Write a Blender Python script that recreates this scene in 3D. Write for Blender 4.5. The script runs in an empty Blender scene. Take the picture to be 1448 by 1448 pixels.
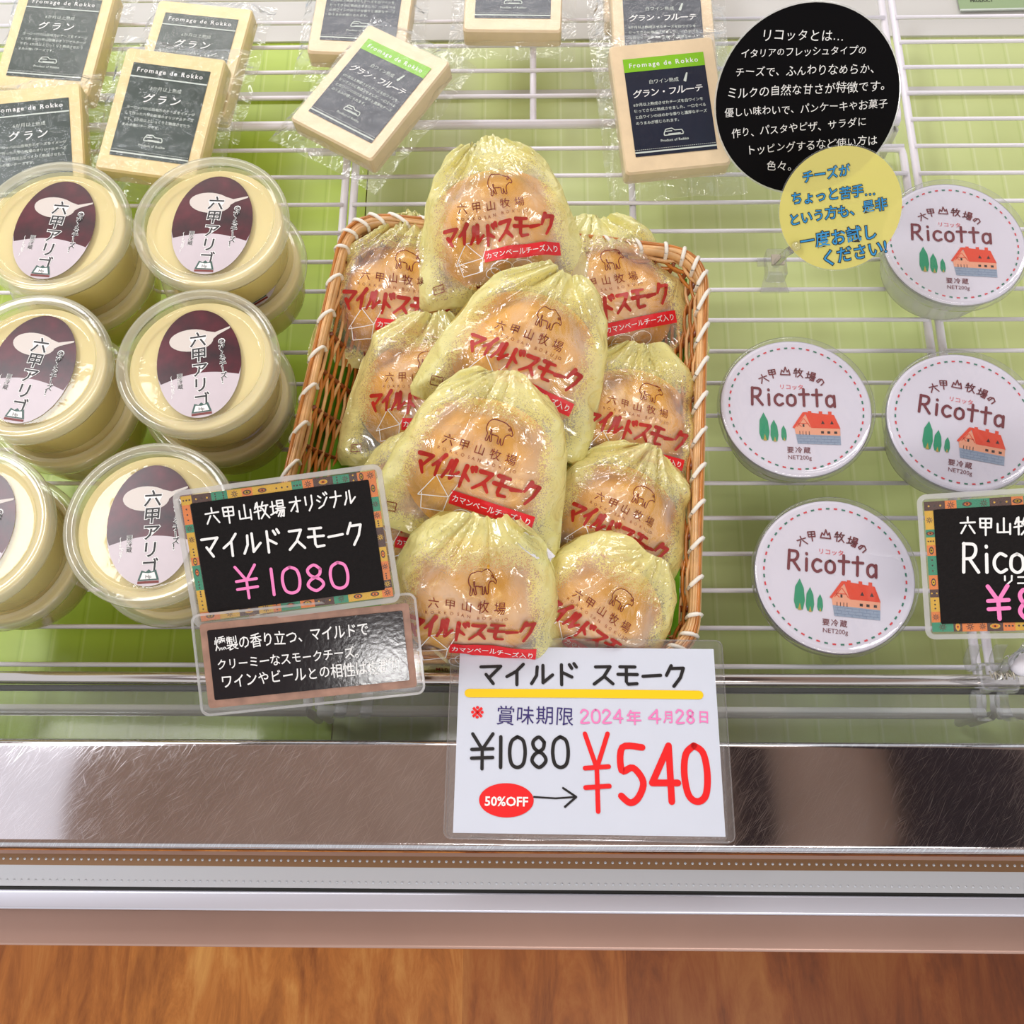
import bpy, math, random
import numpy as np
from mathutils import Vector, Matrix, noise as mnoise

sc = bpy.context.scene
COL = sc.collection
PI = math.pi
R = math.radians
rnd = random.Random(7)

# ------------------------------------------------------------------ camera
F = 1450.0
CAM = np.array([0.0, 0.0, 0.6497])
def cam_axes(p, yw, r):
    fw = np.array([0, math.cos(p), -math.sin(p)]); rt = np.array([1.0, 0, 0]); up = np.cross(rt, fw)
    c, s = math.cos(r), math.sin(r); rt, up = c*rt + s*up, -s*rt + c*up
    c, s = math.cos(yw), math.sin(yw); Z = np.array([[c, -s, 0], [s, c, 0], [0, 0, 1]])
    return Z@rt, Z@up, Z@fw
RT, UP, FW = cam_axes(1.2331930, 0.0618098, -0.0581025)
def ray(px, py):
    return FW + RT*(px-724)/F - UP*(py-724)/F
def U(px, py, z=0.0):
    """the point of the horizontal plane at height z that the photo shows at this pixel"""
    d = ray(px, py); t = (z-CAM[2])/d[2]
    return Vector(CAM + d*t)
cd = bpy.data.cameras.new('camera'); cam = bpy.data.objects.new('camera', cd); COL.objects.link(cam)
cd.sensor_fit = 'HORIZONTAL'; cd.sensor_width = 36.0; cd.lens = 36.0*F/1448
cd.clip_start = 0.01
M = Matrix.Identity(4)
for i in range(3):
    M[i][0] = RT[i]; M[i][1] = UP[i]; M[i][2] = -FW[i]; M[i][3] = CAM[i]
cam.matrix_world = M
sc.camera = cam

# ------------------------------------------------------------------ world, lights, exposure
sc.view_settings.view_transform = 'Standard'
sc.view_settings.look = 'None'
sc.view_settings.exposure = -0.2
sc.view_settings.gamma = 1.0
sc.view_settings.use_curve_mapping = False
w = bpy.data.worlds.new('shop_air'); sc.world = w; w.use_nodes = True
w.node_tree.nodes['Background'].inputs[0].default_value = (0.93, 0.96, 1.0, 1)
w.node_tree.nodes['Background'].inputs[1].default_value = 1.12
def area(name, loc, target, sx, sy, power, col=(1, 1, 1)):
    l = bpy.data.lights.new(name, 'AREA'); l.shape = 'RECTANGLE'; l.size = sx; l.size_y = sy
    l.energy = power; l.color = col
    o = bpy.data.objects.new(name, l); COL.objects.link(o); o.location = loc
    o.rotation_euler = (Vector(target)-Vector(loc)).to_track_quat('-Z', 'Y').to_euler()
    return o
area('ceiling_light_left', (-1.24, 0.88, 1.85), (-1.24, 0.88, 0), 0.55, 0.6, 20, (0.95, 0.97, 1.0))
area('added_ledge_light', (-1.46, 0.2, 1.85), (-1.46, 0.2, 0), 0.8, 1.0, 3, (0.82, 0.88, 1.0))  # added bluish lamp for the sheen on the ledge's left end
area('ceiling_light_back', (-0.3, 2.35, 1.85), (0.1, 0.6, 0), 2.6, 0.6, 46, (1.0, 0.98, 0.96))
area('ceiling_light_front', (0.5, -1.25, 1.85), (0.1, 0.0, 0), 1.2, 0.3, 20, (1.0, 0.97, 0.93))
area('ceiling_spot_front', (-0.185, -1.01, 1.85), (-0.1, 0.1, 0), 0.13, 0.07, 1.5, (1.0, 0.98, 0.96))

sc.cycles.use_denoising = True
sc.cycles.max_bounces = 10
sc.cycles.transparent_max_bounces = 24
sc.cycles.caustics_reflective = False
sc.cycles.caustics_refractive = False

# ------------------------------------------------------------------ materials
MATS = {}
def srgb(r, g, b):
    f = lambda c: (c/255/12.92) if c/255 <= 0.04045 else ((c/255+0.055)/1.055)**2.4
    return (f(r), f(g), f(b), 1)
def newmat(name):
    m = bpy.data.materials.new(name); m.use_nodes = True
    nt = m.node_tree; nt.nodes.clear()
    out = nt.nodes.new('ShaderNodeOutputMaterial')
    return m, nt, out
def nd(nt, typ, **kw):
    n = nt.nodes.new('ShaderNode'+typ)
    for k, v in kw.items():
        if k in n.inputs: n.inputs[k].default_value = v
        else: setattr(n, k, v)
    return n
def ramp(nt, fac, stops):
    n = nt.nodes.new('ShaderNodeValToRGB'); e = n.color_ramp.elements
    e[0].position, e[0].color = stops[0]; e[1].position, e[1].color = stops[-1]
    for p, c in stops[1:-1]:
        q = e.new(p); q.color = c
    nt.links.new(fac, n.inputs[0]); return n
def mat(name, col, rough=0.5, metal=0.0, spec=0.5, vary=0.0, vscale=60, bump=0.0, bscale=300, coat=0.0, sss=0.0, alpha=1.0):
    m, nt, out = newmat(name)
    b = nd(nt, 'BsdfPrincipled'); nt.links.new(b.outputs[0], out.inputs[0])
    b.inputs['Base Color'].default_value = col; b.inputs['Roughness'].default_value = rough
    b.inputs['Metallic'].default_value = metal; b.inputs['Specular IOR Level'].default_value = spec
    b.inputs['Coat Weight'].default_value = coat; b.inputs['Coat Roughness'].default_value = 0.08
    b.inputs['Alpha'].default_value = alpha
    if sss:
        b.inputs['Subsurface Weight'].default_value = sss; b.inputs['Subsurface Radius'].default_value = (0.01, 0.007, 0.003)
        b.inputs['Subsurface Scale'].default_value = 0.5
    tc = nd(nt, 'TexCoord')
    if vary:
        n = nd(nt, 'TexNoise', Scale=vscale, Detail=4.0); nt.links.new(tc.outputs['Object'], n.inputs['Vector'])
        c2 = tuple(max(0, c*(1-vary)) for c in col[:3])+(1,); c1 = tuple(min(1, c*(1+vary*0.6)) for c in col[:3])+(1,)
        rp = ramp(nt, n.outputs['Fac'], [(0.3, c2), (0.7, c1)]); nt.links.new(rp.outputs[0], b.inputs['Base Color'])
    if bump:
        n = nd(nt, 'TexNoise', Scale=bscale, Detail=3.0); nt.links.new(tc.outputs['Object'], n.inputs['Vector'])
        bp = nd(nt, 'Bump', Strength=bump, Distance=0.002); nt.links.new(n.outputs['Fac'], bp.inputs['Height'])
        nt.links.new(bp.outputs[0], b.inputs['Normal'])
    MATS[name] = m
    return m
def clear(name, tint=(1, 1, 1, 1), haze=0.05, hazecol=(1, 1, 1, 1), gloss=1.0, rough=0.05, bump=0.0, bscale=80, ior=1.45):
    """thin clear plastic: see-through, a little haze, fresnel gloss"""
    m, nt, out = newmat(name)
    tr = nd(nt, 'BsdfTransparent', Color=tint)
    df = nd(nt, 'BsdfDiffuse', Color=hazecol); tl = nd(nt, 'BsdfTranslucent', Color=hazecol)
    dm = nd(nt, 'MixShader', Fac=0.5); nt.links.new(df.outputs[0], dm.inputs[1]); nt.links.new(tl.outputs[0], dm.inputs[2])
    m1 = nd(nt, 'MixShader', Fac=haze); nt.links.new(tr.outputs[0], m1.inputs[1]); nt.links.new(dm.outputs[0], m1.inputs[2])
    gl = nd(nt, 'BsdfGlossy', Roughness=rough)
    fr = nd(nt, 'LayerWeight', Blend=0.5)
    pw = nd(nt, 'Math', operation='POWER'); nt.links.new(fr.outputs['Facing'], pw.inputs[0]); pw.inputs[1].default_value = 4.0
    mu = nd(nt, 'Math', operation='MULTIPLY_ADD'); nt.links.new(pw.outputs[0], mu.inputs[0]); mu.inputs[1].default_value = 0.6*gloss; mu.inputs[2].default_value = 0.035*gloss
    m2 = nd(nt, 'MixShader'); nt.links.new(mu.outputs[0], m2.inputs[0]); nt.links.new(m1.outputs[0], m2.inputs[1]); nt.links.new(gl.outputs[0], m2.inputs[2])
    if bump:
        tc = nd(nt, 'TexCoord'); n = nd(nt, 'TexNoise', Scale=bscale, Detail=3.0, Distortion=0.6); nt.links.new(tc.outputs['Object'], n.inputs['Vector'])
        bp = nd(nt, 'Bump', Strength=bump, Distance=0.01); nt.links.new(n.outputs['Fac'], bp.inputs['Height'])
        nt.links.new(bp.outputs[0], gl.inputs['Normal']); nt.links.new(bp.outputs[0], fr.inputs['Normal'])
    nt.links.new(m2.outputs[0], out.inputs[0])
    MATS[name] = m
    return m

white_wire = mat('white_coated_wire', srgb(238, 234, 242), 0.28, vary=0.04, vscale=30)
cream = mat('pressed_cheese', srgb(240, 216, 158), 0.42, vary=0.09, vscale=90, bump=0.08, bscale=500, coat=0.15)
cream_pale = mat('pale_pressed_cheese', srgb(238, 214, 176), 0.42, vary=0.06, vscale=90, bump=0.06, bscale=500, coat=0.15)
lab_green = mat('label_dark_green', srgb(34, 54, 46), 0.3, vary=0.12)
lab_navy = mat('label_navy', srgb(24, 34, 54), 0.3, vary=0.12)
lab_lime = mat('label_lime', srgb(132, 196, 30), 0.35)
ink_white = mat('white_ink', srgb(240, 240, 238), 0.5)
ink_pale = mat('pale_ink', srgb(205, 214, 206), 0.5)
ink_black = mat('black_ink', srgb(22, 20, 22), 0.45)
ink_red = mat('red_marker', srgb(235, 25, 28), 0.45)
ink_pink = mat('pink_marker', srgb(240, 130, 190), 0.45)
ink_violet = mat('violet_pen', srgb(52, 40, 110), 0.45)
ink_yellow = mat('yellow_marker', srgb(250, 205, 10), 0.45)
ink_brown = mat('brown_print', srgb(120, 40, 30), 0.45)
ink_logo = mat('brick_red_print', srgb(176, 34, 22), 0.45, vary=0.15)
ink_banner = mat('scarlet_print', srgb(222, 22, 34), 0.45)
ink_cyan = mat('blue_marker', srgb(22, 142, 204), 0.45)
ink_maroon = mat('maroon_print', srgb(112, 20, 36), 0.45)
paper = mat('white_card', srgb(216, 222, 236), 0.55, vary=0.015)
chalk = mat('black_chalkboard_paper', srgb(22, 18, 18), 0.6, spec=0.15, bump=0.35, bscale=900, vary=0.2, vscale=500)
chalk_gloss = mat('glossy_black_leather_paper', srgb(8, 12, 22), 0.12, spec=0.7, bump=0.025, bscale=420)
matt_black = mat('matt_black_board', srgb(9, 8, 10), 0.7, spec=0.08)
walnut = mat('walnut_print', srgb(160, 122, 104), 0.5, vary=0.25, vscale=120)
pat_orange = mat('print_orange', srgb(222, 124, 54), 0.5, vary=0.1)
pat_yellow = mat('print_mustard', srgb(214, 168, 44), 0.5, vary=0.1)
pat_green = mat('print_jade', srgb(40, 138, 104), 0.5, vary=0.1)
pat_brown = mat('print_brown', srgb(74, 44, 36), 0.5, vary=0.1)
jar_clear = clear('clear_jar_plastic', tint=(0.97, 0.97, 0.92, 1), haze=0.12, hazecol=(0.95, 0.95, 0.84, 1), gloss=1.0, rough=0.06, bump=0.04, bscale=60)
jar_body = clear('jar_side_plastic', tint=(1.0, 0.98, 0.86, 1), haze=0.42, hazecol=(1.0, 0.97, 0.60, 1), gloss=0.8, rough=0.10)
jar_rim = clear('jar_lid_rim', tint=(0.98, 0.97, 0.92, 1), haze=0.34, hazecol=(0.96, 0.95, 0.84, 1), gloss=1.6, rough=0.06, bump=0.03, bscale=40)
jar_cream = mat('potato_cheese', srgb(246, 228, 170), 0.5, vary=0.05, vscale=25, sss=0.2)
lid_cream = mat('jar_label_cream', srgb(206, 194, 200), 0.35, vary=0.05)
lid_spoon = mat('jar_label_spoon', srgb(212, 202, 194), 0.35)
lid_green = mat('jar_label_crest_green', srgb(44, 84, 74), 0.4)
film = clear('vacuum_film', haze=0.09, gloss=2.0, rough=0.09, bump=0.9, bscale=55)
skin = clear('vacuum_film_skin', haze=0.0, gloss=0.55, rough=0.12, bump=0.2, bscale=120)
lamin = clear('laminate_film', haze=0.07, hazecol=(0.95, 0.96, 0.97, 1), gloss=1.0, rough=0.06)
lam_rim = clear('laminate_edge', haze=0.42, hazecol=(0.93, 0.93, 0.94, 1), gloss=1.2, rough=0.08)
acrylic = clear('clear_acrylic', tint=(0.96, 0.96, 0.97, 1), haze=0.14, hazecol=(0.97, 0.97, 0.98, 1), gloss=2.6, rough=0.04)
overcap = clear('clear_overcap', tint=(0.98, 0.98, 0.99, 1), haze=0.06, gloss=1.8, rough=0.05, bump=0.05, bscale=40)
cup_white = clear('ribbed_cup_plastic', tint=(0.9, 0.92, 0.88, 1), haze=0.55, hazecol=(0.93, 0.94, 0.9, 1), gloss=0.8, rough=0.12)
ricotta_m = mat('ricotta_curd', srgb(244, 243, 236), 0.5, sss=0.2)
foil_white = mat('white_lid_film', srgb(228, 225, 237), 0.22, vary=0.015)
foil_edge = mat('silver_foil', srgb(190, 190, 196), 0.25, metal=0.7)
p_tree = mat('print_tree_green', srgb(22, 150, 106), 0.4)
p_trunk = mat('print_trunk', srgb(186, 160, 60), 0.4)
p_roof = mat('print_roof_red', srgb(232, 70, 38), 0.4, vary=0.06)
p_wall = mat('print_wall_peach', srgb(242, 170, 136), 0.4)
p_stone = mat('print_stone_blue', srgb(150, 168, 190), 0.4, vary=0.08)
p_line = mat('print_line_blue', srgb(104, 122, 150), 0.4)
p_dgreen = mat('print_dash_green', srgb(20, 120, 96), 0.4)
p_dred = mat('print_dash_red', srgb(222, 50, 62), 0.4)
cane = mat('pale_cane', srgb(226, 178, 122), 0.42, vary=0.28, vscale=70, coat=0.25)
cane_dark = mat('amber_cane', srgb(190, 116, 42), 0.38, vary=0.3, vscale=60, coat=0.35)
cane_stake = mat('brown_cane', srgb(126, 60, 22), 0.4, vary=0.25, vscale=60, coat=0.3)
bind = mat('white_binding', srgb(238, 232, 220), 0.4)
leaf_green = mat('green_liner', srgb(92, 152, 28), 0.35, vary=0.12, vscale=40)
smoked = mat('smoked_cheese_skin', srgb(248, 184, 34), 0.34, vary=0.12, vscale=35, coat=0.3)
sticker = mat('white_sticker', srgb(240, 238, 244), 0.5)
chrome = mat('chrome', srgb(205, 196, 192), 0.16, metal=1.0)
alum = mat('brushed_aluminium', srgb(206, 208, 220), 0.35, metal=0.55)
spacer_m = mat('spacer_aluminium', srgb(200, 204, 210), 0.35, metal=0.25)
spacer_b = mat('bronze_anodised', srgb(150, 118, 88), 0.35, metal=0.5)
gasket = mat('black_gasket', srgb(16, 20, 20), 0.5)
spring_m = mat('steel_spring', srgb(200, 192, 176), 0.35, metal=0.6)
knob_m = mat('white_plastic', srgb(236, 232, 240), 0.35)
glass_m = clear('pane_glass', tint=(0.94, 0.97, 0.95, 1), haze=0.13, hazecol=(0.9, 0.93, 0.93, 1), gloss=1.0, rough=0.02)
pink_trim = mat('rose_satin_trim', srgb(186, 152, 138), 0.35, metal=0.3, vary=0.08, vscale=8)
grey_wall = mat('case_back_grey', srgb(206, 204, 200), 0.45)
tag_green = mat('grey_green_ticket', srgb(150, 172, 130), 0.5)
yel_disc, nt, out = newmat('translucent_yellow_board')
tr = nd(nt, 'BsdfTransparent', Color=srgb(236, 226, 110)); pb = nd(nt, 'BsdfPrincipled', Roughness=0.4); pb.inputs['Base Color'].default_value = srgb(226, 216, 122)
mx = nd(nt, 'MixShader', Fac=0.8); nt.links.new(tr.outputs[0], mx.inputs[1]); nt.links.new(pb.outputs[0], mx.inputs[2]); nt.links.new(mx.outputs[0], out.inputs[0])

def wood(name, a, b, c, sx, sy, rough=0.4, plank_shade=0.0):
    m, nt, out = newmat(name)
    p = nd(nt, 'BsdfPrincipled', Roughness=rough); nt.links.new(p.outputs[0], out.inputs[0])
    tc = nd(nt, 'TexCoord'); mp = nd(nt, 'Mapping'); mp.inputs['Scale'].default_value = (sx, sy, 1)
    nt.links.new(tc.outputs['Object'], mp.inputs[0])
    n = nd(nt, 'TexNoise', Scale=1.0, Detail=9.0, Roughness=0.68, Distortion=0.5); nt.links.new(mp.outputs[0], n.inputs['Vector'])
    rp = ramp(nt, n.outputs['Fac'], [(0.30, a), (0.5, b), (0.70, c)]); col = rp.outputs[0]
    if plank_shade:
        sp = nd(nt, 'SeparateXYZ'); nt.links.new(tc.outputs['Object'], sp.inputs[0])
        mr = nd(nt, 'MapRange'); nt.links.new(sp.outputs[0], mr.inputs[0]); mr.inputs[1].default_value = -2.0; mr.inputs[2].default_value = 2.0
        shade_tones = [(0.0, 1.2), (0.30, 1.1), (0.36, 1.25), (0.42, 1.12), (0.475, 0.86), (0.53, 0.62), (0.585, 0.52), (0.64, 0.44), (0.70, 0.52)]  # darkening to the right paints the shadow on the floor into the planks
        r3 = ramp(nt, mr.outputs[0], [(q, (t, t*(0.55+0.45*t), t*(0.4+0.6*t), 1)) for q, t in shade_tones]); r3.color_ramp.interpolation = 'CONSTANT'
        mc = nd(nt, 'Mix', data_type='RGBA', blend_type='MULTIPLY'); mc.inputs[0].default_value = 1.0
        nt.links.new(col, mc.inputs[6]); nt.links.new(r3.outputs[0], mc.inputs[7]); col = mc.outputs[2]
    nt.links.new(col, p.inputs['Base Color'])
    return m
wood_floor = wood('wood_floor', srgb(126, 64, 24), srgb(184, 108, 46), srgb(212, 146, 76), 22, 5, plank_shade=1.0)
ceil_m = wood('brown_ceiling_board', srgb(172, 152, 138), srgb(190, 170, 156), srgb(206, 188, 174), 3, 0.5, 0.7)
refl_band_m = mat('dark_reflection_band', srgb(52, 42, 48), 0.6, vary=0.2, vscale=4)

# jar label background: maroon with a soft mottled print
m, nt, out = newmat('jar_label_maroon'); jar_maroon = m
p = nd(nt, 'BsdfPrincipled', Roughness=0.25); p.inputs['Specular IOR Level'].default_value = 0.4; nt.links.new(p.outputs[0], out.inputs[0])
tc = nd(nt, 'TexCoord'); n = nd(nt, 'TexNoise', Scale=45.0, Detail=6.0); nt.links.new(tc.outputs['Object'], n.inputs['Vector'])
rp = ramp(nt, n.outputs['Fac'], [(0.35, srgb(40, 18, 26)), (0.55, srgb(78, 20, 34)), (0.75, srgb(104, 28, 44))]); nt.links.new(rp.outputs[0], p.inputs['Base Color'])

# green mat; rib highlights and shadow lines are painted into the colour
def ribbed(name, base, hi, lo):
    m, nt, out = newmat(name)
    p = nd(nt, 'BsdfPrincipled', Roughness=0.36); nt.links.new(p.outputs[0], out.inputs[0])
    tc = nd(nt, 'TexCoord'); sp = nd(nt, 'SeparateXYZ'); nt.links.new(tc.outputs['Object'], sp.inputs[0])
    mu = nd(nt, 'Math', operation='MULTIPLY'); nt.links.new(sp.outputs[0], mu.inputs[0]); mu.inputs[1].default_value = 1/0.0212
    fr = nd(nt, 'Math', operation='FRACT'); nt.links.new(mu.outputs[0], fr.inputs[0])
    rp = ramp(nt, fr.outputs[0], [(0.0, base), (0.05, base), (0.10, hi), (0.16, base), (0.9, base), (1.0, lo)])
    n = nd(nt, 'TexNoise', Scale=14.0, Detail=3.0); nt.links.new(tc.outputs['Object'], n.inputs['Vector'])
    mc = nd(nt, 'Mix', data_type='RGBA', blend_type='MULTIPLY'); mc.inputs[0].default_value = 0.35
    r2 = ramp(nt, n.outputs['Fac'], [(0.3, (0.72, 0.75, 0.62, 1)), (0.7, (1, 1, 1, 1))])
    nt.links.new(rp.outputs[0], mc.inputs[6]); nt.links.new(r2.outputs[0], mc.inputs[7]); nt.links.new(mc.outputs[2], p.inputs['Base Color'])
    return m
mat_green = ribbed('green_ribbed_mat', srgb(184, 208, 76), srgb(200, 218, 110), srgb(168, 194, 60))
mat_glare = ribbed('glare_green_ribbed_mat', srgb(206, 217, 152), srgb(218, 226, 178), srgb(194, 208, 136))  # lighter copy: the glare over the right part of the mat painted in

# scratched stainless
m, nt, out = newmat('scratched_stainless'); steel = m
p = nd(nt, 'BsdfPrincipled', Metallic=1.0); nt.links.new(p.outputs[0], out.inputs[0])
tc = nd(nt, 'TexCoord')
fac = None
for ang, s1, s2, lo, hi in [(50, 2900, 52, 0.57, 0.80), (63, 2300, 42, 0.59, 0.82), (28, 2500, 60, 0.60, 0.82), (108, 2600, 70, 0.62, 0.84)]:
    mr = nd(nt, 'Mapping'); mr.vector_type = 'POINT'; mr.inputs['Rotation'].default_value = (0, 0, R(-ang)); nt.links.new(tc.outputs['Object'], mr.inputs[0])
    ms = nd(nt, 'Mapping'); ms.inputs['Scale'].default_value = (s2, s1, 1); nt.links.new(mr.outputs[0], ms.inputs[0])
    n = nd(nt, 'TexNoise', Scale=1.0, Detail=2.0); nt.links.new(ms.outputs[0], n.inputs['Vector'])
    rp = ramp(nt, n.outputs['Fac'], [(lo, (0, 0, 0, 1)), (hi, (1, 1, 1, 1))])
    if fac is None: fac = rp.outputs[0]
    else:
        a = nd(nt, 'Math', operation='MAXIMUM'); nt.links.new(fac, a.inputs[0]); nt.links.new(rp.outputs[0], a.inputs[1]); fac = a.outputs[0]
rr = nd(nt, 'MapRange'); nt.links.new(fac, rr.inputs[0]); rr.inputs[3].default_value = 0.07; rr.inputs[4].default_value = 0.27
nt.links.new(rr.outputs[0], p.inputs['Roughness'])
cm = ramp(nt, fac, [(0, srgb(196, 192, 194)), (1, srgb(240, 240, 244))]); nt.links.new(cm.outputs[0], p.inputs['Base Color'])

# cheese bag film: clear printed front, yellow speckled print towards the sides and the neck
m, nt, out = newmat('yellow_printed_bag_film'); bag_film = m
uv = nd(nt, 'UVMap'); sp = nd(nt, 'SeparateXYZ'); nt.links.new(uv.outputs[0], sp.inputs[0])
def mth(op, a, b=None, c=None):
    n = nd(nt, 'Math', operation=op)
    for i, v in enumerate((a, b, c)):
        if v is None: continue
        if isinstance(v, (int, float)): n.inputs[i].default_value = v
        else: nt.links.new(v, n.inputs[i])
    return n.outputs[0]
def mrange(v, a, b, c=0.0, d=1.0):
    n = nd(nt, 'MapRange', interpolation_type='SMOOTHSTEP'); nt.links.new(v, n.inputs[0])
    for i, q in zip((1, 2, 3, 4), (a, b, c, d)): n.inputs[i].default_value = q
    return n.outputs[0]
sx = mth('ABSOLUTE', sp.outputs[0])
side = mrange(sx, 0.52, 0.98); neck = mrange(sp.outputs[1], 0.66, 1.0); foot = mrange(sp.outputs[1], 0.16, 0.0)
edge = mth('MAXIMUM', side, mth('MAXIMUM', neck, foot))
tc = nd(nt, 'TexCoord')
n1 = nd(nt, 'TexNoise', Scale=620.0, Detail=1.0, Distortion=1.6); nt.links.new(tc.outputs['Object'], n1.inputs['Vector'])
spk = mth('GREATER_THAN', mth('ADD', n1.outputs['Fac'], mth('MULTIPLY', edge, 0.34)), 0.62)
yel = mth('MULTIPLY', spk, mrange(edge, 0.08, 0.3))
opac = mth('ADD', mth('MULTIPLY', yel, 0.40), mth('ADD', 0.10, mth('MULTIPLY', edge, 0.36)))
n2 = nd(nt, 'TexNoise', Scale=28.0, Detail=2.0); nt.links.new(tc.outputs['Object'], n2.inputs['Vector'])
opac = mth('MINIMUM', mth('ADD', opac, mrange(n2.outputs['Fac'], 0.44, 0.72, 0.0, 0.24)), 0.95)
cx = nd(nt, 'Mix', data_type='RGBA'); nt.links.new(mth('MAXIMUM', yel, mth('MULTIPLY', edge, 0.7)), cx.inputs[0])
cx.inputs[6].default_value = srgb(253, 250, 244); cx.inputs[7].default_value = srgb(254, 249, 168)
trn = nd(nt, 'BsdfTransparent'); df = nd(nt, 'BsdfDiffuse'); tl = nd(nt, 'BsdfTranslucent')
nt.links.new(cx.outputs[2], df.inputs[0]); nt.links.new(cx.outputs[2], tl.inputs[0])
trn.inputs[0].default_value = (1.0, 0.95, 0.74, 1)
dm = nd(nt, 'MixShader', Fac=0.22); nt.links.new(df.outputs[0], dm.inputs[1]); nt.links.new(tl.outputs[0], dm.inputs[2])
m1 = nd(nt, 'MixShader'); nt.links.new(opac, m1.inputs[0]); nt.links.new(trn.outputs[0], m1.inputs[1]); nt.links.new(dm.outputs[0], m1.inputs[2])
gl = nd(nt, 'BsdfGlossy', Roughness=0.14); frs = nd(nt, 'LayerWeight', Blend=0.5)
n3 = nd(nt, 'TexNoise', Scale=45.0, Detail=3.0, Distortion=1.0); nt.links.new(tc.outputs['Object'], n3.inputs['Vector'])
bp = nd(nt, 'Bump', Strength=0.5, Distance=0.008); nt.links.new(n3.outputs['Fac'], bp.inputs['Height'])
nt.links.new(bp.outputs[0], gl.inputs['Normal']); nt.links.new(bp.outputs[0], frs.inputs['Normal']); nt.links.new(bp.outputs[0], df.inputs['Normal'])
m2 = nd(nt, 'MixShader'); nt.links.new(mth('MULTIPLY_ADD', mth('POWER', frs.outputs['Facing'], 3.0), 0.55, 0.09), m2.inputs[0]); nt.links.new(m1.outputs[0], m2.inputs[1]); nt.links.new(gl.outputs[0], m2.inputs[2])
nt.links.new(m2.outputs[0], out.inputs[0])

# ------------------------------------------------------------------ mesh building
_gc = {}
def glyph(ch, off=0.0):
    k = (ch, off)
    if k in _gc: return _gc[k]
    def grab(s):
        c = bpy.data.curves.new('g', 'FONT'); c.body = s; c.resolution_u = 2; c.offset = off
        o = bpy.data.objects.new('g', c); COL.objects.link(o)
        bpy.context.view_layer.update()
        me = bpy.data.meshes.new_from_object(o.evaluated_get(bpy.context.evaluated_depsgraph_get()))
        v = [(p.co.x, p.co.y) for p in me.vertices]; f = [tuple(q.vertices) for q in me.polygons]
        bpy.data.objects.remove(o); bpy.data.curves.remove(c); bpy.data.meshes.remove(me)
        return v, f
    v, f = grab(ch) if ch.strip() else ([], [])
    if ord(ch) > 0x2000: adv = 1.0
    elif ch == ' ': adv = 0.32
    else:
        vv, _ = grab(ch+ch)
        adv = max(p[0] for p in vv)-max(p[0] for p in v) if v else 0.5
    _gc[k] = (v, f, adv)
    return _gc[k]

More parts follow.
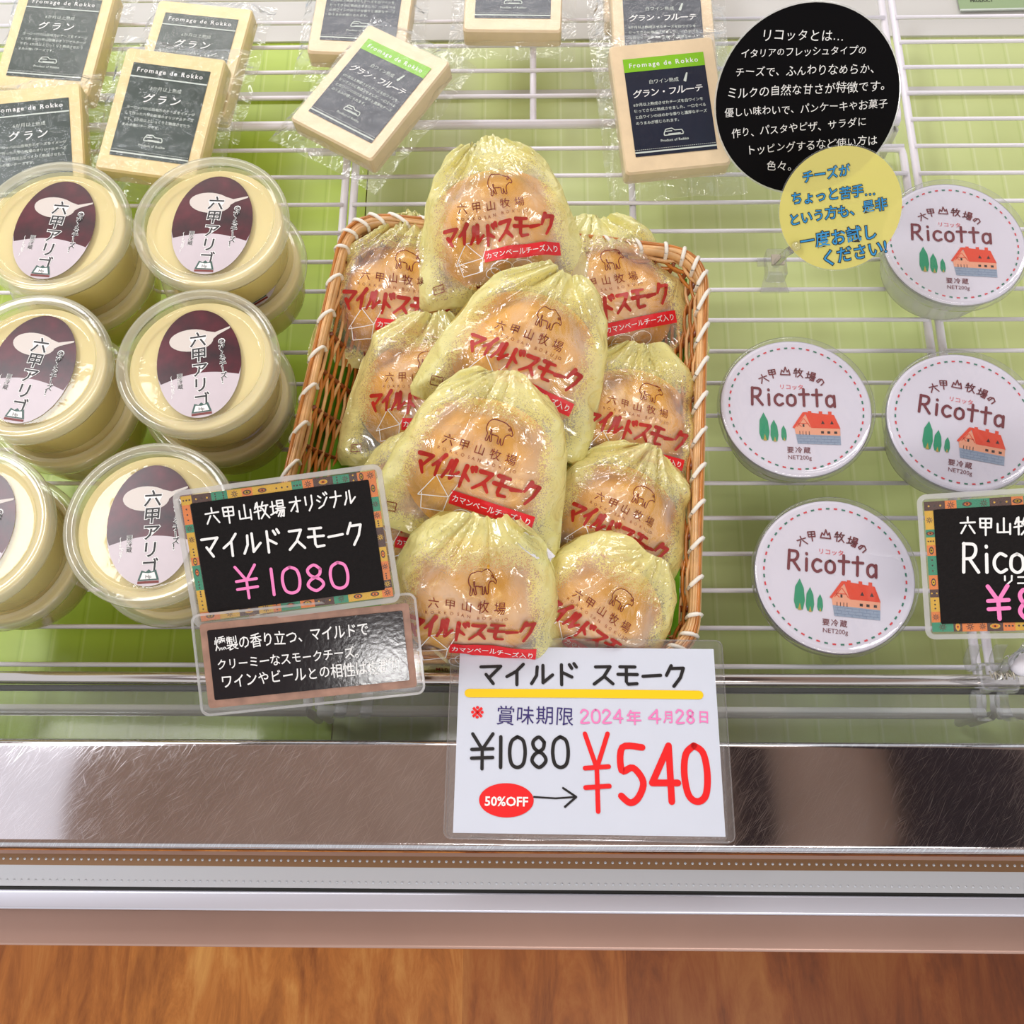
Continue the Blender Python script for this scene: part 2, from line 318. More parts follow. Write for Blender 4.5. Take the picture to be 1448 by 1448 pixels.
class MB:
    def __init__(s): s.v, s.f, s.m, s.mats, s.T, s.uv = [], [], [], [], None, None
    def mi(s, m):
        if m not in s.mats: s.mats.append(m)
        return s.mats.index(m)
    def add(s, vs, fs, m):
        b = len(s.v); i = s.mi(m)
        s.v += [tuple(s.T(*p)) if s.T else tuple(p) for p in vs]
        s.f += [tuple(b+k for k in f) for f in fs]; s.m += [i]*len(fs)
    def poly(s, pts, z, m):                      # flat polygon, counter-clockwise
        s.add([(x, y, z) for x, y in pts], [tuple(range(len(pts)))], m)
    def disc(s, cx, cy, rx, ry, z, m, n=32, rot=0):
        c, sn = math.cos(rot), math.sin(rot)
        s.poly([(cx+rx*math.cos(2*PI*k/n)*c-ry*math.sin(2*PI*k/n)*sn, cy+rx*math.cos(2*PI*k/n)*sn+ry*math.sin(2*PI*k/n)*c) for k in range(n)], z, m)
    def rect(s, x0, y0, x1, y1, z, m, nx=1, ny=1):
        vs = [(x0+(x1-x0)*i/nx, y0+(y1-y0)*j/ny, z) for j in range(ny+1) for i in range(nx+1)]
        s.add(vs, [(j*(nx+1)+i, j*(nx+1)+i+1, (j+1)*(nx+1)+i+1, (j+1)*(nx+1)+i) for j in range(ny) for i in range(nx)], m)
    def box(s, x0, y0, z0, x1, y1, z1, m):
        s.add([(x0, y0, z0), (x1, y0, z0), (x1, y1, z0), (x0, y1, z0), (x0, y0, z1), (x1, y0, z1), (x1, y1, z1), (x0, y1, z1)],
              [(3, 2, 1, 0), (4, 5, 6, 7), (0, 1, 5, 4), (1, 2, 6, 5), (2, 3, 7, 6), (3, 0, 4, 7)], m)
    def prism(s, pts, z0, z1, m, bev=0.0):       # outline extruded, optional bevelled top
        n = len(pts); cx = sum(p[0] for p in pts)/n; cy = sum(p[1] for p in pts)/n
        L = [(pts, z0)]
        if bev:
            ins = lambda b: [(cx+(x-cx)*(1-b/max(1e-6, math.hypot(x-cx, y-cy))), cy+(y-cy)*(1-b/max(1e-6, math.hypot(x-cx, y-cy)))) for x, y in pts]
            L = [(ins(bev), z0), (pts, z0+bev), (pts, z1-bev), (ins(bev), z1)]
        else: L.append((pts, z1))
        vs = [(x, y, z) for pp, z in L for x, y in pp]; fs = []
        for k in range(len(L)-1):
            for i in range(n): fs.append((k*n+i, k*n+(i+1) % n, (k+1)*n+(i+1) % n, (k+1)*n+i))
        fs.append(tuple(range(n))[::-1]); fs.append(tuple((len(L)-1)*n+i for i in range(n)))
        s.add(vs, fs, m)
    def tube(s, path, r, m, n=8, closed=False, flat=1.0, up=Vector((0, 0, 1))):
        P = [Vector(p) for p in path]; N = len(P); vs = []
        for i, p in enumerate(P):
            a = P[(i-1) % N] if (closed or i > 0) else p; b = P[(i+1) % N] if (closed or i < N-1) else p
            t = (b-a).normalized(); u = up if abs(t.dot(up)) < 0.95 else Vector((0, 1, 0))
            x = t.cross(u).normalized(); y = x.cross(t).normalized()
            for k in range(n):
                q = 2*PI*k/n; vs.append(p+x*math.cos(q)*r*flat+y*math.sin(q)*r)
        fs = [(i*n+k, i*n+(k+1) % n, ((i+1) % N)*n+(k+1) % n, ((i+1) % N)*n+k) for i in range(N if closed else N-1) for k in range(n)]
        if not closed: fs += [tuple(range(n))[::-1], tuple((N-1)*n+k for k in range(n))]
        s.add([tuple(v) for v in vs], fs, m)
    def lathe(s, prof, m, n=64, ripple=None):     # profile of (r, z) from the axis outwards
        vs, fs = [], []; q = [prof[0]]
        for (r0, z0), (r1, z1) in zip(prof, prof[1:]):
            if abs(r1-r0) > 0.02:
                for t in (0.02, 0.5, 0.97): q.append((r0+(r1-r0)*t, z0+(z1-z0)*t))
            q.append((r1, z1))
        prof = q
        for r, z in prof:
            for k in range(n):
                a = 2*PI*k/n; q = r*(1+ripple(a, z)) if ripple else r
                vs.append((q*math.cos(a), q*math.sin(a), z))
        for j in range(len(prof)-1):
            for k in range(n): fs.append((j*n+k, (j+1)*n+k, (j+1)*n+(k+1) % n, j*n+(k+1) % n))
        if prof[0][0] > 1e-5: pass
        s.add(vs, [f[::-1] for f in fs], m)
    def stroke(s, pts, wd, z, m, cap=True, sub=1, taper=(1.0, 1.0)):
        """pen stroke as mitred strips with round ends, cut at sharp corners so that nothing lies in one plane twice"""
        if sub > 1: pts = smooth(pts, sub)
        P = [pts[0]]
        for p in pts[1:]:
            if math.hypot(p[0]-P[-1][0], p[1]-P[-1][1]) > 1e-7: P.append(p)
        if len(P) < 2: return
        if s.T:
            Q = [P[0]]
            for a, b in zip(P, P[1:]):
                k = max(1, int(math.hypot(b[0]-a[0], b[1]-a[1])/0.0025))
                Q += [(a[0]+(b[0]-a[0])*q/k, a[1]+(b[1]-a[1])*q/k) for q in range(1, k+1)]
            P = Q
        L = [0.0]
        for a, b in zip(P, P[1:]): L.append(L[-1]+math.hypot(b[0]-a[0], b[1]-a[1]))
        W = [wd*(taper[0]+(taper[1]-taper[0])*l/L[-1]) for l in L]
        runs, st = [], 0
        for i in range(1, len(P)-1):
            a = math.atan2(P[i][1]-P[i-1][1], P[i][0]-P[i-1][0]); b = math.atan2(P[i+1][1]-P[i][1], P[i+1][0]-P[i][0])
            if abs((b-a+PI) % (2*PI)-PI) > 0.9: runs.append((st, i)); st = i
        runs.append((st, len(P)-1))
        for n_, (a, b) in enumerate(runs):
            zz = z+n_*0.00002; vs = []; m_ = b-a+1; nrm = []
            for i in range(a, b+1):
                p, q = P[max(a, i-1)], P[min(b, i+1)]; d = math.hypot(q[0]-p[0], q[1]-p[1]) or 1e-9
                nrm.append((-(q[1]-p[1])/d, (q[0]-p[0])/d))
            for i, (nx, ny) in zip(range(a, b+1), nrm): vs.append((P[i][0]+nx*W[i]/2, P[i][1]+ny*W[i]/2, zz))
            for i, (nx, ny) in zip(range(a, b+1), nrm): vs.append((P[i][0]-nx*W[i]/2, P[i][1]-ny*W[i]/2, zz))
            fs = [(m_+i, m_+i+1, i+1, i) for i in range(m_-1)]
            if cap:
                for e, (nx, ny), sg in ((a, nrm[0], 1), (b, nrm[-1], -1)):
                    a0 = math.atan2(ny, nx)+(0 if sg > 0 else PI); b0 = len(vs); r = W[e]/2
                    vs += [(P[e][0]+r*math.cos(a0+PI*k/5), P[e][1]+r*math.sin(a0+PI*k/5), zz) for k in range(6)]
                    fs.append(tuple(b0+k for k in range(6)))
            s.add(vs, fs, m)
    def text(s, st, x, y, size, m, z, rot=0.0, off=0.0, sp=1.0, align='L', jit=0.0, ysc=1.0, slant=0.0, vert=False):
        adv = [glyph(c, off)[2]*sp for c in st]; tot = sum(adv)*size
        cx = {'L': 0, 'C': -tot/2, 'R': -tot}[align] if not vert else 0; cy = 0.0
        c, sn = math.cos(rot), math.sin(rot)
        for ch, a in zip(st, adv):
            v, f, _ = glyph(ch, off)
            if v:
                jr = rnd.uniform(-jit, jit); jy = rnd.uniform(-jit, jit)*size*0.6; js = 1+rnd.uniform(-jit, jit)
                cj, sj = math.cos(jr), math.sin(jr); out = []
                for px, py in v:
                    px, py = (px-a/2)*js, (py-0.38)*js
                    if vert and ch in 'ー～': px, py = py, -px
                    px, py = px*cj-py*sj, px*sj+py*cj
                    px += a/2+slant*py; py += 0.0
                    lx, ly = cx+px*size, cy+jy+py*size*ysc
                    out.append((x+lx*c-ly*sn, y+lx*sn+ly*c, z))
                s.add(out, f, m)
            if vert: cy -= size*sp
            else: cx += a*size
    def build(s, name, parent=None, smooth=False, loc=None):
        me = bpy.data.meshes.new(name); me.from_pydata(s.v, [], s.f)
        for m in s.mats: me.materials.append(m)
        me.polygons.foreach_set('material_index', s.m)
        if smooth: me.polygons.foreach_set('use_smooth', [True]*len(me.polygons))
        if s.uv:
            l = me.uv_layers.new(name='UVMap')
            for lp in me.loops: l.data[lp.index].uv = s.uv[lp.vertex_index]
        me.update()
        return obj(name, me, parent, loc)
def obj(name, me, parent=None, loc=None):
    o = bpy.data.objects.new(name, me); COL.objects.link(o)
    if parent: o.parent = parent
    if loc: o.location = loc
    return o
def smooth(pts, sub=4):
    out = []; n = len(pts)
    for i in range(n-1):
        p0 = pts[max(0, i-1)]; p1 = pts[i]; p2 = pts[i+1]; p3 = pts[min(n-1, i+2)]
        for k in range(sub):
            t = k/sub
            out.append(tuple(0.5*((2*p1[j])+(-p0[j]+p2[j])*t+(2*p0[j]-5*p1[j]+4*p2[j]-p3[j])*t*t+(-p0[j]+3*p1[j]-3*p2[j]+p3[j])*t**3) for j in range(len(p1))))
    out.append(tuple(pts[-1])); return out
def rrect(w_, h_, r, n=6):
    pts = []
    for cx, cy, a0 in ((w_/2-r, h_/2-r, 0), (-w_/2+r, h_/2-r, 90), (-w_/2+r, -h_/2+r, 180), (w_/2-r, -h_/2+r, 270)):
        for k in range(n+1):
            a = R(a0+90*k/n); pts.append((cx+r*math.cos(a), cy+r*math.sin(a)))
    return pts
def thing(name, label, cat, group=None, loc=(0, 0, 0), mw=None):
    o = bpy.data.objects.new(name, None); COL.objects.link(o); o.empty_display_size = 0.02
    if mw is not None: o.matrix_world = mw
    else: o.location = loc
    return tag(o, label, cat, group)
def tag(o, label, cat, group=None):
    o['label'] = label; o['category'] = cat
    if group: o['group'] = group
    return o
def frame(pos, xax, nrm):
    n = Vector(nrm).normalized(); x = Vector(xax); x = (x-n*x.dot(n)).normalized(); y = n.cross(x)
    m = Matrix.Identity(4)
    for i in range(3): m[i][0] = x[i]; m[i][1] = y[i]; m[i][2] = n[i]; m[i][3] = pos[i]
    return m
def scaled(pos, k):                                # slide along the sight line, keeping the outline
    return Vector(CAM+(np.array(pos)-CAM)*k)
class Plane:                                       # measures the photo's marks on a sign's own plane
    def __init__(s, mw): s.mw = mw; s.inv = mw.inverted(); s.n = mw.to_3x3()@Vector((0, 0, 1)); s.p = mw.translation
    def __call__(s, px, py):
        d = Vector(ray(px, py)); c = Vector(CAM); t = (s.p-c).dot(s.n)/d.dot(s.n); q = s.inv@(c+d*t); return (q.x, q.y)
def tline(mb, P, st, a, b, m, z, off=0.0, jit=0.05, ysc=1.0, sp=1.0, outline=None, slant=0.0):
    (x0, y0), (x1, y1) = P(*a), P(*b)
    d = math.hypot(x1-x0, y1-y0); tot = sum(glyph(c, off)[2] for c in st)
    if outline: 
        st0 = rnd.getstate(); mb.text(st, x0, y0, d/tot, outline[0], z, math.atan2(y1-y0, x1-x0), outline[1], 1.0, 'L', jit, ysc, slant); rnd.setstate(st0); z += 0.0002
    mb.text(st, x0, y0, d/tot, m, z, math.atan2(y1-y0, x1-x0), off, 1.0, 'L', jit, ysc, slant)

# hand-written characters as pen strokes in a unit box
ST = {
'マ': [[(.05,.85),(.92,.88),(.45,.38)], [(.28,.5),(.6,.08)]],
'イ': [[(.8,.97),(.5,.65),(.08,.4)], [(.52,.65),(.52,.03)]],
'ル': [[(.3,.85),(.27,.45),(.05,.08)], [(.55,.92),(.55,.12),(.97,.48)]],
'ド': [[(.25,.95),(.25,.03)], [(.27,.6),(.7,.38)], [(.6,.95),(.7,.78)], [(.8,1.0),(.9,.84)]],
'ス': [[(.12,.85),(.8,.87),(.5,.4),(.05,.06)], [(.52,.42),(.92,.08)]],
'モ': [[(.15,.87),(.85,.87)], [(.05,.52),(.95,.52)], [(.45,.87),(.43,.18),(.52,.07),(.92,.1)]],
'ー': [[(.1,.44),(.92,.5)]],
'ク': [[(.32,.95),(.08,.5)], [(.3,.82),(.88,.84),(.72,.4),(.4,.0)]],
'オ': [[(.05,.7),(.95,.72)], [(.62,1),(.62,.05),(.5,.1)], [(.6,.68),(.08,.15)]],
'リ': [[(.25,.9),(.25,.4)], [(.78,.95),(.76,.4),(.45,.02)]],
'ジ': [[(.2,.85),(.4,.72)], [(.08,.6),(.28,.48)], [(.15,.08),(.55,.25),(.9,.7)], [(.65,.98),(.75,.85)], [(.84,1.03),(.94,.9)]],
'ナ': [[(.05,.65),(.95,.67)], [(.55,1),(.52,.5),(.25,.02)]],
'六': [[(.5,1),(.5,.76)], [(.05,.66),(.95,.7)], [(.38,.52),(.1,.05)], [(.6,.52),(.93,.06)]],
'甲': [[(.15,.92),(.85,.92),(.83,.4),(.17,.4),(.15,.92)], [(.17,.66),(.83,.66)], [(.5,.92),(.5,-.05)]],
'山': [[(.5,.95),(.5,.12)], [(.12,.62),(.12,.12),(.88,.14)], [(.88,.62),(.88,.02)]],
'牧': [[(.2,.95),(.08,.62)], [(.1,.72),(.46,.74)], [(.02,.42),(.48,.5)], [(.28,1),(.28,0)], [(.66,1),(.5,.62)], [(.6,.76),(.98,.78)], [(.88,.76),(.75,.35),(.45,.0)], [(.6,.6),(.76,.3),(1,.0)]],
'場': [[(.02,.65),(.36,.68)], [(.18,.95),(.18,.22)], [(0,.15),(.38,.3)], [(.5,.97),(.9,.97),(.9,.62),(.5,.62),(.5,.97)], [(.5,.8),(.9,.8)], [(.4,.5),(1,.5)], [(.55,.5),(.4,.22)], [(.55,.37),(.93,.37),(.87,.0),(.77,.04)], [(.7,.35),(.5,.03)], [(.83,.35),(.66,.0)]],
'¥': [[(.08,1),(.5,.55)], [(.95,1),(.5,.55),(.5,0)], [(.05,.55),(.95,.57)], [(.05,.3),(.95,.32)]],
'1': [[(.5,1),(.5,0)]],
'0': [[(.5,1),(.2,.85),(.1,.5),(.2,.12),(.5,0),(.8,.12),(.9,.5),(.8,.87),(.5,1)]],
'8': [[(.78,.82),(.5,.99),(.2,.83),(.3,.6),(.72,.42),(.85,.2),(.5,0),(.15,.2),(.28,.42),(.7,.6),(.78,.82)]],
'5': [[(.9,.97),(.2,.97),(.15,.55),(.55,.6),(.88,.35),(.7,.08),(.4,-.02),(.1,.1)]],
'4': [[(.72,0),(.72,1),(.08,.33),(.97,.33)]],
'2': [[(.1,.78),(.35,.99),(.75,.88),(.75,.62),(.1,.02),(.9,.02)]],
'R': [[(.12,1),(.08,0)], [(.1,.98),(.65,.95),(.75,.72),(.55,.5),(.12,.46)], [(.4,.46),(.88,.0)]],
'i': [[(.5,.62),(.5,0)], [(.48,.9),(.5,.86)]],
'c': [[(.88,.56),(.5,.64),(.15,.45),(.15,.18),(.5,.0),(.9,.1)]],
'o': [[(.5,.63),(.15,.5),(.12,.15),(.5,.0),(.87,.15),(.85,.5),(.5,.63)]],
't': [[(.48,.98),(.46,.0)], [(.05,.66),(.95,.68)]],
'a': [[(.82,.5),(.5,.64),(.15,.48),(.15,.14),(.45,.0),(.78,.16)], [(.84,.63),(.84,.0)]],
'コ': [[(.15,.8),(.85,.82),(.84,.08)], [(.12,.1),(.88,.12)]],
'ッ': [[(.15,.55),(.25,.38)], [(.42,.6),(.5,.42)], [(.85,.6),(.75,.3),(.4,.03)]],
'タ': [[(.35,.97),(.08,.5)], [(.32,.8),(.85,.82),(.68,.35),(.25,.0)], [(.3,.52),(.7,.38)]],
}
CURVY = set('085252ca R') | {'o', 'R'}
def sline(mb, P, st, a, b, h, wd, m, z, gap=0.1, wds=None, boost=None):
    """pen-stroke writing from pixel a (baseline start) to pixel b (baseline end); h and wd in metres"""
    (x0, y0), (x1, y1) = P(*a), P(*b)
    d = math.hypot(x1-x0, y1-y0); rot = math.atan2(y1-y0, x1-x0); c, s = math.cos(rot), math.sin(rot)
    W = [(wds or {}).get(ch, 0.4 if ch == ' ' else 1.0) for ch in st]; tot = sum(W); cx = 0.0
    for ch, q in zip(st, W):
        cw = d*q/tot
        for k, pl in enumerate(ST.get(ch, [])):
            pts = [(cx+cw*(gap/2+(1-gap)*p[0]), h*p[1]) for p in pl]
            if ch in CURVY and len(pts) > 3: pts = smooth(pts, 5)
            mb.stroke([(x0+p[0]*c-p[1]*s, y0+p[0]*s+p[1]*c) for p in pts], wd*((boost or {}).get(ch, 1)), z+0.00005*k, m)
        cx += cw

# ------------------------------------------------------------------ setting
def struct(o): o['kind'] = 'structure'; return o
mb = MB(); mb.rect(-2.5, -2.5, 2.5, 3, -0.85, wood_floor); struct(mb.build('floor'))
mb = MB(); mb.box(-2.5, -2.5, 2.0, 2.5, 3, 2.05, ceil_m); struct(mb.build('ceiling'))
for k, (x0, x1) in enumerate([(0.47, 0.56), (0.86, 1.18), (-2.2, -1.9)]):  # unseen beams added to mirror as dark bands in the steel ledge
    mb = MB(); mb.box(x0, -2.4, 1.94, x1, 2.9, 1.999, refl_band_m); struct(mb.build('reflected_band_%d' % (k+1)))

# ------------------------------------------------------------------ display case
ZL = 0.054
case = thing('display_case', 'refrigerated cheese display case with stainless front ledge and green mat inside', 'display case')
yl1 = U(724, 1046, ZL).y; yl0 = U(724, 1203, ZL).y
# stainless ledge with rounded edges, running along X
def profile_bar(name, prof, m, x0=-0.9, x1=0.9, parent=case, smooth=True):
    mb = MB(); n = len(prof)
    mb.add([(x, y, z) for x in (x0, x1) for y, z in prof], [(i, (i+1) % n, n+(i+1) % n, n+i) for i in range(n)]+[tuple(range(n))[::-1], tuple(n+i for i in range(n))], m)
    o = mb.build(name, parent)
    if smooth:
        o.data.polygons.foreach_set('use_smooth', [True]*n+[False, False])
        o.data.set_sharp_from_angle(angle=R(40))
    return o
def rounded(y0, z0, y1, z1, r, n=6):
    pts = []
    for cy, cz, a0 in ((y1-r, z1-r, 0), (y0+r, z1-r, 90), (y0+r, z0+r, 180), (y1-r, z0+r, 270)):
        for k in range(n+1):
            a = R(a0+90*k/n); pts.append((cy+r*math.cos(a), cz+r*math.sin(a)))
    return pts[::-1]
profile_bar('ledge', rounded(yl0, ZL-0.05, yl1, ZL, 0.0045), steel)
mb = MB(); yr = U(724, 959, 0.05).y
mb.tube([(-0.9, yr, 0.05-0.0035), (0.9, yr, 0.05-0.0035)], 0.0036, chrome, 16, flat=1.05); mb.build('front_rail', case, True)
mb = MB(); mb.add([(x, y, z) for x in (-0.9, 0.9) for y, z in ((yr-0.004, 0.043), (yl1+0.0003, 0.026), (yl1+0.0003, 0.029), (yr-0.004, 0.046))], [(0, 1, 2, 3), (7, 6, 5, 4), (0, 4, 5, 1), (1, 5, 6, 2), (2, 6, 7, 3), (3, 7, 4, 0)], glass_m); mb.build('inner_glass', case)
mb = MB(); mb.box(-0.9, yr-0.007, 0.040, 0.9, yr-0.004, 0.0445, gasket); mb.build('gasket', case)
# double-glazed front pane seen from above: glass, perforated spacer, sealant, frame, bumper
zs = 0.035
def yy(py, z): return U(724, py, z).y
mb = MB(); mb.box(-0.9, yy(1212, zs), -0.5, 0.9, yy(1207, zs), zs+0.004, pink_trim); mb.build('inner_trim', case)
mb = MB(); mb.box(-0.9, yy(1228, zs), -0.45, 0.9, yy(1212, zs), zs, spacer_b); mb.build('bronze_spacer', case)
mb = MB(); mb.box(-0.9, yy(1258, zs), -0.45, 0.9, yy(1228, zs), zs, spacer_m); mb.build('spacer_bar', case)
for py, mm in ((1219, ink_white), (1249.5, ink_white)):
    mb = MB(); y = yy(py, zs)
    for k in range(-110, 111):
        x = k*0.0041
        mb.add([(x+0.0008*math.cos(a*PI/3), y+0.0008*math.sin(a*PI/3), zs+0.0001) for a in range(6)]+[(x, y, zs+0.0006)], [(a, (a+1) % 6, 6) for a in range(6)], spacer_m)
    mb.build('perforation_row', case)
mb = MB(); mb.box(-0.9, yy(1263, zs), -0.45, 0.9, yy(1258, zs), zs-0.001, gasket); mb.build('sealant', case)
profile_bar('frame_bar', rounded(yy(1291, zs), zs-0.03, yy(1263, zs), zs+0.001, 0.0015), alum)
profile_bar('bumper_strip', rounded(yy(1343, 0.0), -0.05, yy(1291, zs)+0.0002, 0.0, 0.002), pink_trim)
# inside
ZM = -0.055
ym = yy(140, ZM); yb = yy(58, ZM)
XM = -0.137
for x0, x1, mm in ((-0.9, XM, mat_green), (XM+0.001, 0.9, mat_glare)):
    mb = MB(); mb.box(x0, yl0+0.03, ZM-0.01, x1, ym, ZM, mm); mb.build('base_mat', case)
    mb = MB(); mb.box(x0, ym+0.006, ZM-0.01, x1, yb, ZM, mm); mb.build('base_mat', case)
mb = MB(); mb.box(-0.9, ym, ZM-0.01, 0.9, ym+0.006, ZM+0.004, grey_wall); mb.build('mat_divider', case)
mb = MB(); mb.box(-0.9, yb, ZM-0.01, 0.9, yb+0.25, ZM+0.002, grey_wall); mb.build('back_tray', case)
# ticket lying on the back tray, top right of the photo
p0, p1, p2, p3 = U(1357, 15, ZM+0.004), U(1448, 13, ZM+0.004), U(1448, -40, ZM+0.004), U(1370, -40, ZM+0.004)
tk = thing('shelf_ticket', 'small grey-green ticket lying under the wire rack at the back right corner', 'ticket', mw=frame(p0, p1-p0, (0, 0, 1)))
mb = MB(); mb.box(0, 0, 0, 0.085, 0.05, 0.001, tag_green); mb.box(0, -0.001, 0, 0.085, 0.0005, 0.0013, ink_pale); mb.build('card', tk)
mb = MB(); mb.text('PRODUCT', 0.010, 0.0095, 0.0042, ink_black, 0.0012, off=0.02); mb.build('lettering', tk)

# wire rack panels
YW = [0.64895-0.025*i for i in range(-2, 24)]
def rack(label, x0, x1, ys, fr_l, fr_r, extra=()):
    t = thing('wire_rack', label, 'wire rack', 'white wire racks in the case')
    wm = MB(); wm.tube([(x0, 0, 0), (x1, 0, 0)], 0.0016, white_wire, 8); me = None
    for y in ys:
        if me is None: o = wm.build('cross_wire', t, True); me = o.data
        else: o = obj('cross_wire', me, t)
        o.location = (0, y, -0.0016)
    zf = -0.0050
    ya, yb_ = ys[-1], ys[0]
    for x, on in ((x0, fr_l), (x1, fr_r)):
        if not on: continue
        mb = MB(); sg = 1 if x == x0 else -1
        path = [(x+sg*0.03, yb_, zf+0.001), (x+sg*0.006, yb_, zf+0.001), (x+sg*0.0012, yb_-0.0015, zf+0.001), (x, yb_-0.007, zf), (x, ya+0.008, zf), (x, ya+0.003, zf-0.002), (x, ya, zf-0.008), (x, ya, -0.045)]
        mb.tube(path, 0.0030, white_wire, 10); mb.build('side_rod', t, True)
    for x in extra:
        mb = MB(); mb.tube([(x, yb_, zf), (x, ya, zf)], 0.0026, white_wire, 10); mb.build('support_rod', t, True)
    mb = MB(); mb.tube([(x0, ya, zf+0.001), (x1, ya, zf+0.001)], 0.0036, white_wire, 10); mb.build('front_rod', t, True)
    return t
xg = -0.1400; xr = 0.2868
ys_back = [y for y in YW if y > 0.536]; ys_front = [y for y in YW if 0.105 < y < 0.536]
yfl = U(724, 1005, 0).y
ys_front = ys_front+[yfl+0.0]
rack('white wire rack under the round jar stacks, front left', -0.60, xg-0.0036, ys_front, False, True, (-0.36,))
rack('white wire rack under the bread basket, front middle', xg+0.0036, xr-0.0042, ys_front, True, True, (0.075,))
rack('white wire rack under the rightmost round cups, front right corner', xr+0.0042, 0.72, ys_back+ys_front, True, False, (0.5,))
rack('white wire rack under the wrapped cheese blocks, back row', -0.66, xr-0.0042, ys_back, False, True, (-0.3, 0.0))

# ------------------------------------------------------------------ vacuum packed cheese blocks
BW, BH, BT = 0.077, 0.101, 0.017
LW, LH = 0.0595, 0.0765
def block_mesh(m):
    mb = MB(); mb.prism(rrect(BW, BH, 0.003, 3), 0, BT, m, 0.0016); return mb
GRAN = dict(bg=lab_green, strip=None, head='6か月以上熟成', name='グラン', lines=['ヨーロッパの山岳地方のチーズをイメージ', 'して作った六甲山牧場のオリジナルチーズ', 'です。6か月以上じっくりと熟成させたう', 'まみの強いチーズです。'])
FRU = dict(bg=lab_navy, strip=lab_lime, head='白ワイン熟成', name='グラン・フルーテ', lines=['6か月以上熟成させたチーズを白ワインを', '使ってさらに熟成させました。一口食べる', 'と白ワインのほのかな香りと濃厚なチーズ', 'のうまみが感じられます。'])
def label_meshes(k):
    a = MB(); w2, h2 = LW/2, LH/2; z = 0.0
    a.rect(-w2, -h2, w2, h2, z, k['bg'])
    if k['strip']: a.rect(-w2, h2-0.0105, w2, h2, z+0.0001, k['strip'])
    b = MB(); z = 0.0002
    b.text('Fromage de Rokko', 0, h2-0.0053, 0.0052, ink_white, z, sp=1.28, align='C', off=0.012)
    if not k['strip']: b.rect(-w2, h2-0.0118, w2, h2-0.0107, z, ink_pale)
    b.text(k['head'], -0.002 if k['strip'] else 0, h2-0.0195, 0.0037, ink_pale, z, align='C')
    if k['strip']: b.stroke([(0.013, h2-0.021), (0.0155, h2-0.0155), (0.0145, h2-0.019), (0.0138, h2-0.0215)], 0.0012, z, ink_pale)
    b.text(k['name'], 0, h2-0.0278, 0.0083 if not k['strip'] else 0.0068, ink_white, z, align='C', sp=1.25 if not k['strip'] else 0.95, off=0.012, slant=0.12, jit=0.06)
    for i, l in enumerate(k['lines']): b.text(l, -0.0265, h2-0.0365-i*0.0048, 0.00278, ink_pale, z, off=0.01)
    # little line drawing of a barn, then the small caption
    x = 0.0; y = h2-0.0605
    for p in ([(-.007, 0), (-.0055, .003), (-.001, .0035), (.001, .0018), (.006, .0018), (.0072, -.0006)], [(-.007, 0), (-.007, -.0016), (.0068, -.0016), (.0068, 0)], [(-.006, .0014), (-.001, .0014)], [(-.004, -.0008), (.005, -.0008)]):
        b.stroke([(x+q[0], y+q[1]) for q in p], 0.0007, z, ink_pale, cap=False)
    b.text('Product of Rokko', 0, h2-0.0658, 0.0028, ink_pale, z, align='C', off=0.01)
    b.rect(-w2, -h2+0.0024, w2, -h2+0.0036, z, ink_pale)
    for i in range(40): b.rect(-w2+i*LW/40, -h2+0.0048, -w2+i*LW/40+0.0008, -h2+0.0052, z, ink_pale)
    return a, b
def film_sheet(seed, mx, my):
    mb = MB(); n = 26; X, Y = BW/2+mx, BH/2+my; vs = []
    for j in range(n+1):
        for i in range(n+1):
            x, y = -X+2*X*i/n, -Y+2*Y*j/n
            q = mnoise.noise((x*38+seed*9, y*38, seed)); q2 = mnoise.noise((x*90, y*90+seed*5, 3))
            e = max(abs(x)/X, abs(y)/Y)
            dx = max(0, abs(x)-BW/2); dy = max(0, abs(y)-BH/2); o = math.hypot(dx, dy)
            z = (0.012 if o == 0 else 0.0075-0.004*min(1, o/0.015))+q*0.006*(1 if o > 0 else 0.0)+q2*0.0018
            z = max(z, 0.0018)
            wob = 1+0.05*mnoise.noise((x*25, y*25, seed+4))*(e > 0.8)
            vs.append((x*wob, y*wob, z))
    fs = [(j*(n+1)+i, j*(n+1)+i+1, (j+1)*(n+1)+i+1, (j+1)*(n+1)+i) for j in range(n) for i in range(n)]
    keep = []
    for f in fs:
        c = [sum(vs[k][q] for k in f)/4 for q in (0, 1)]
        if abs(c[0]) > BW/2-0.001 or abs(c[1]) > BH/2-0.001: keep.append(f)
    mb.add(vs, keep, film); return mb
_lm = {}
def pack(label, kind, px, py, rot, z=0.0, tx=0.0, ty=0.0, m=cream, mx=0.012, my=0.016, seed=0):
    key = kind['name']
    c = U(px, py, z+BT)
    rotm = Matrix.Rotation(R(rot), 4, 'Z')@Matrix.Rotation(R(tx), 4, 'X')@Matrix.Rotation(R(ty), 4, 'Y')
    t = thing('wrapped_cheese_block', label, 'cheese', 'vacuum packed cheese blocks', mw=Matrix.Translation((c.x, c.y, z))@rotm)
    block_mesh(m).build('cheese', t, False)
    if key not in _lm:
        a, b = label_meshes(kind); o1 = a.build('label', t); o2 = b.build('lettering', o1); _lm[key] = (o1.data, o2.data)
    else:
        o1 = obj('label', _lm[key][0], t); o2 = obj('lettering', _lm[key][1], o1)
    o1.location = (0, 0, BT+0.0003)
    film_sheet(seed, mx, my).build('film', t, True)
    s = MB(); s.prism(rrect(BW+0.0012, BH+0.0012, 0.0035, 3), 0.0004, BT+0.0012, skin, 0.0018); s.build('film_skin', t)
    return t
pack('cheese block with dark green label in the top left corner', GRAN, 78, 52, -6, 0.004, 3, 0, seed=1)
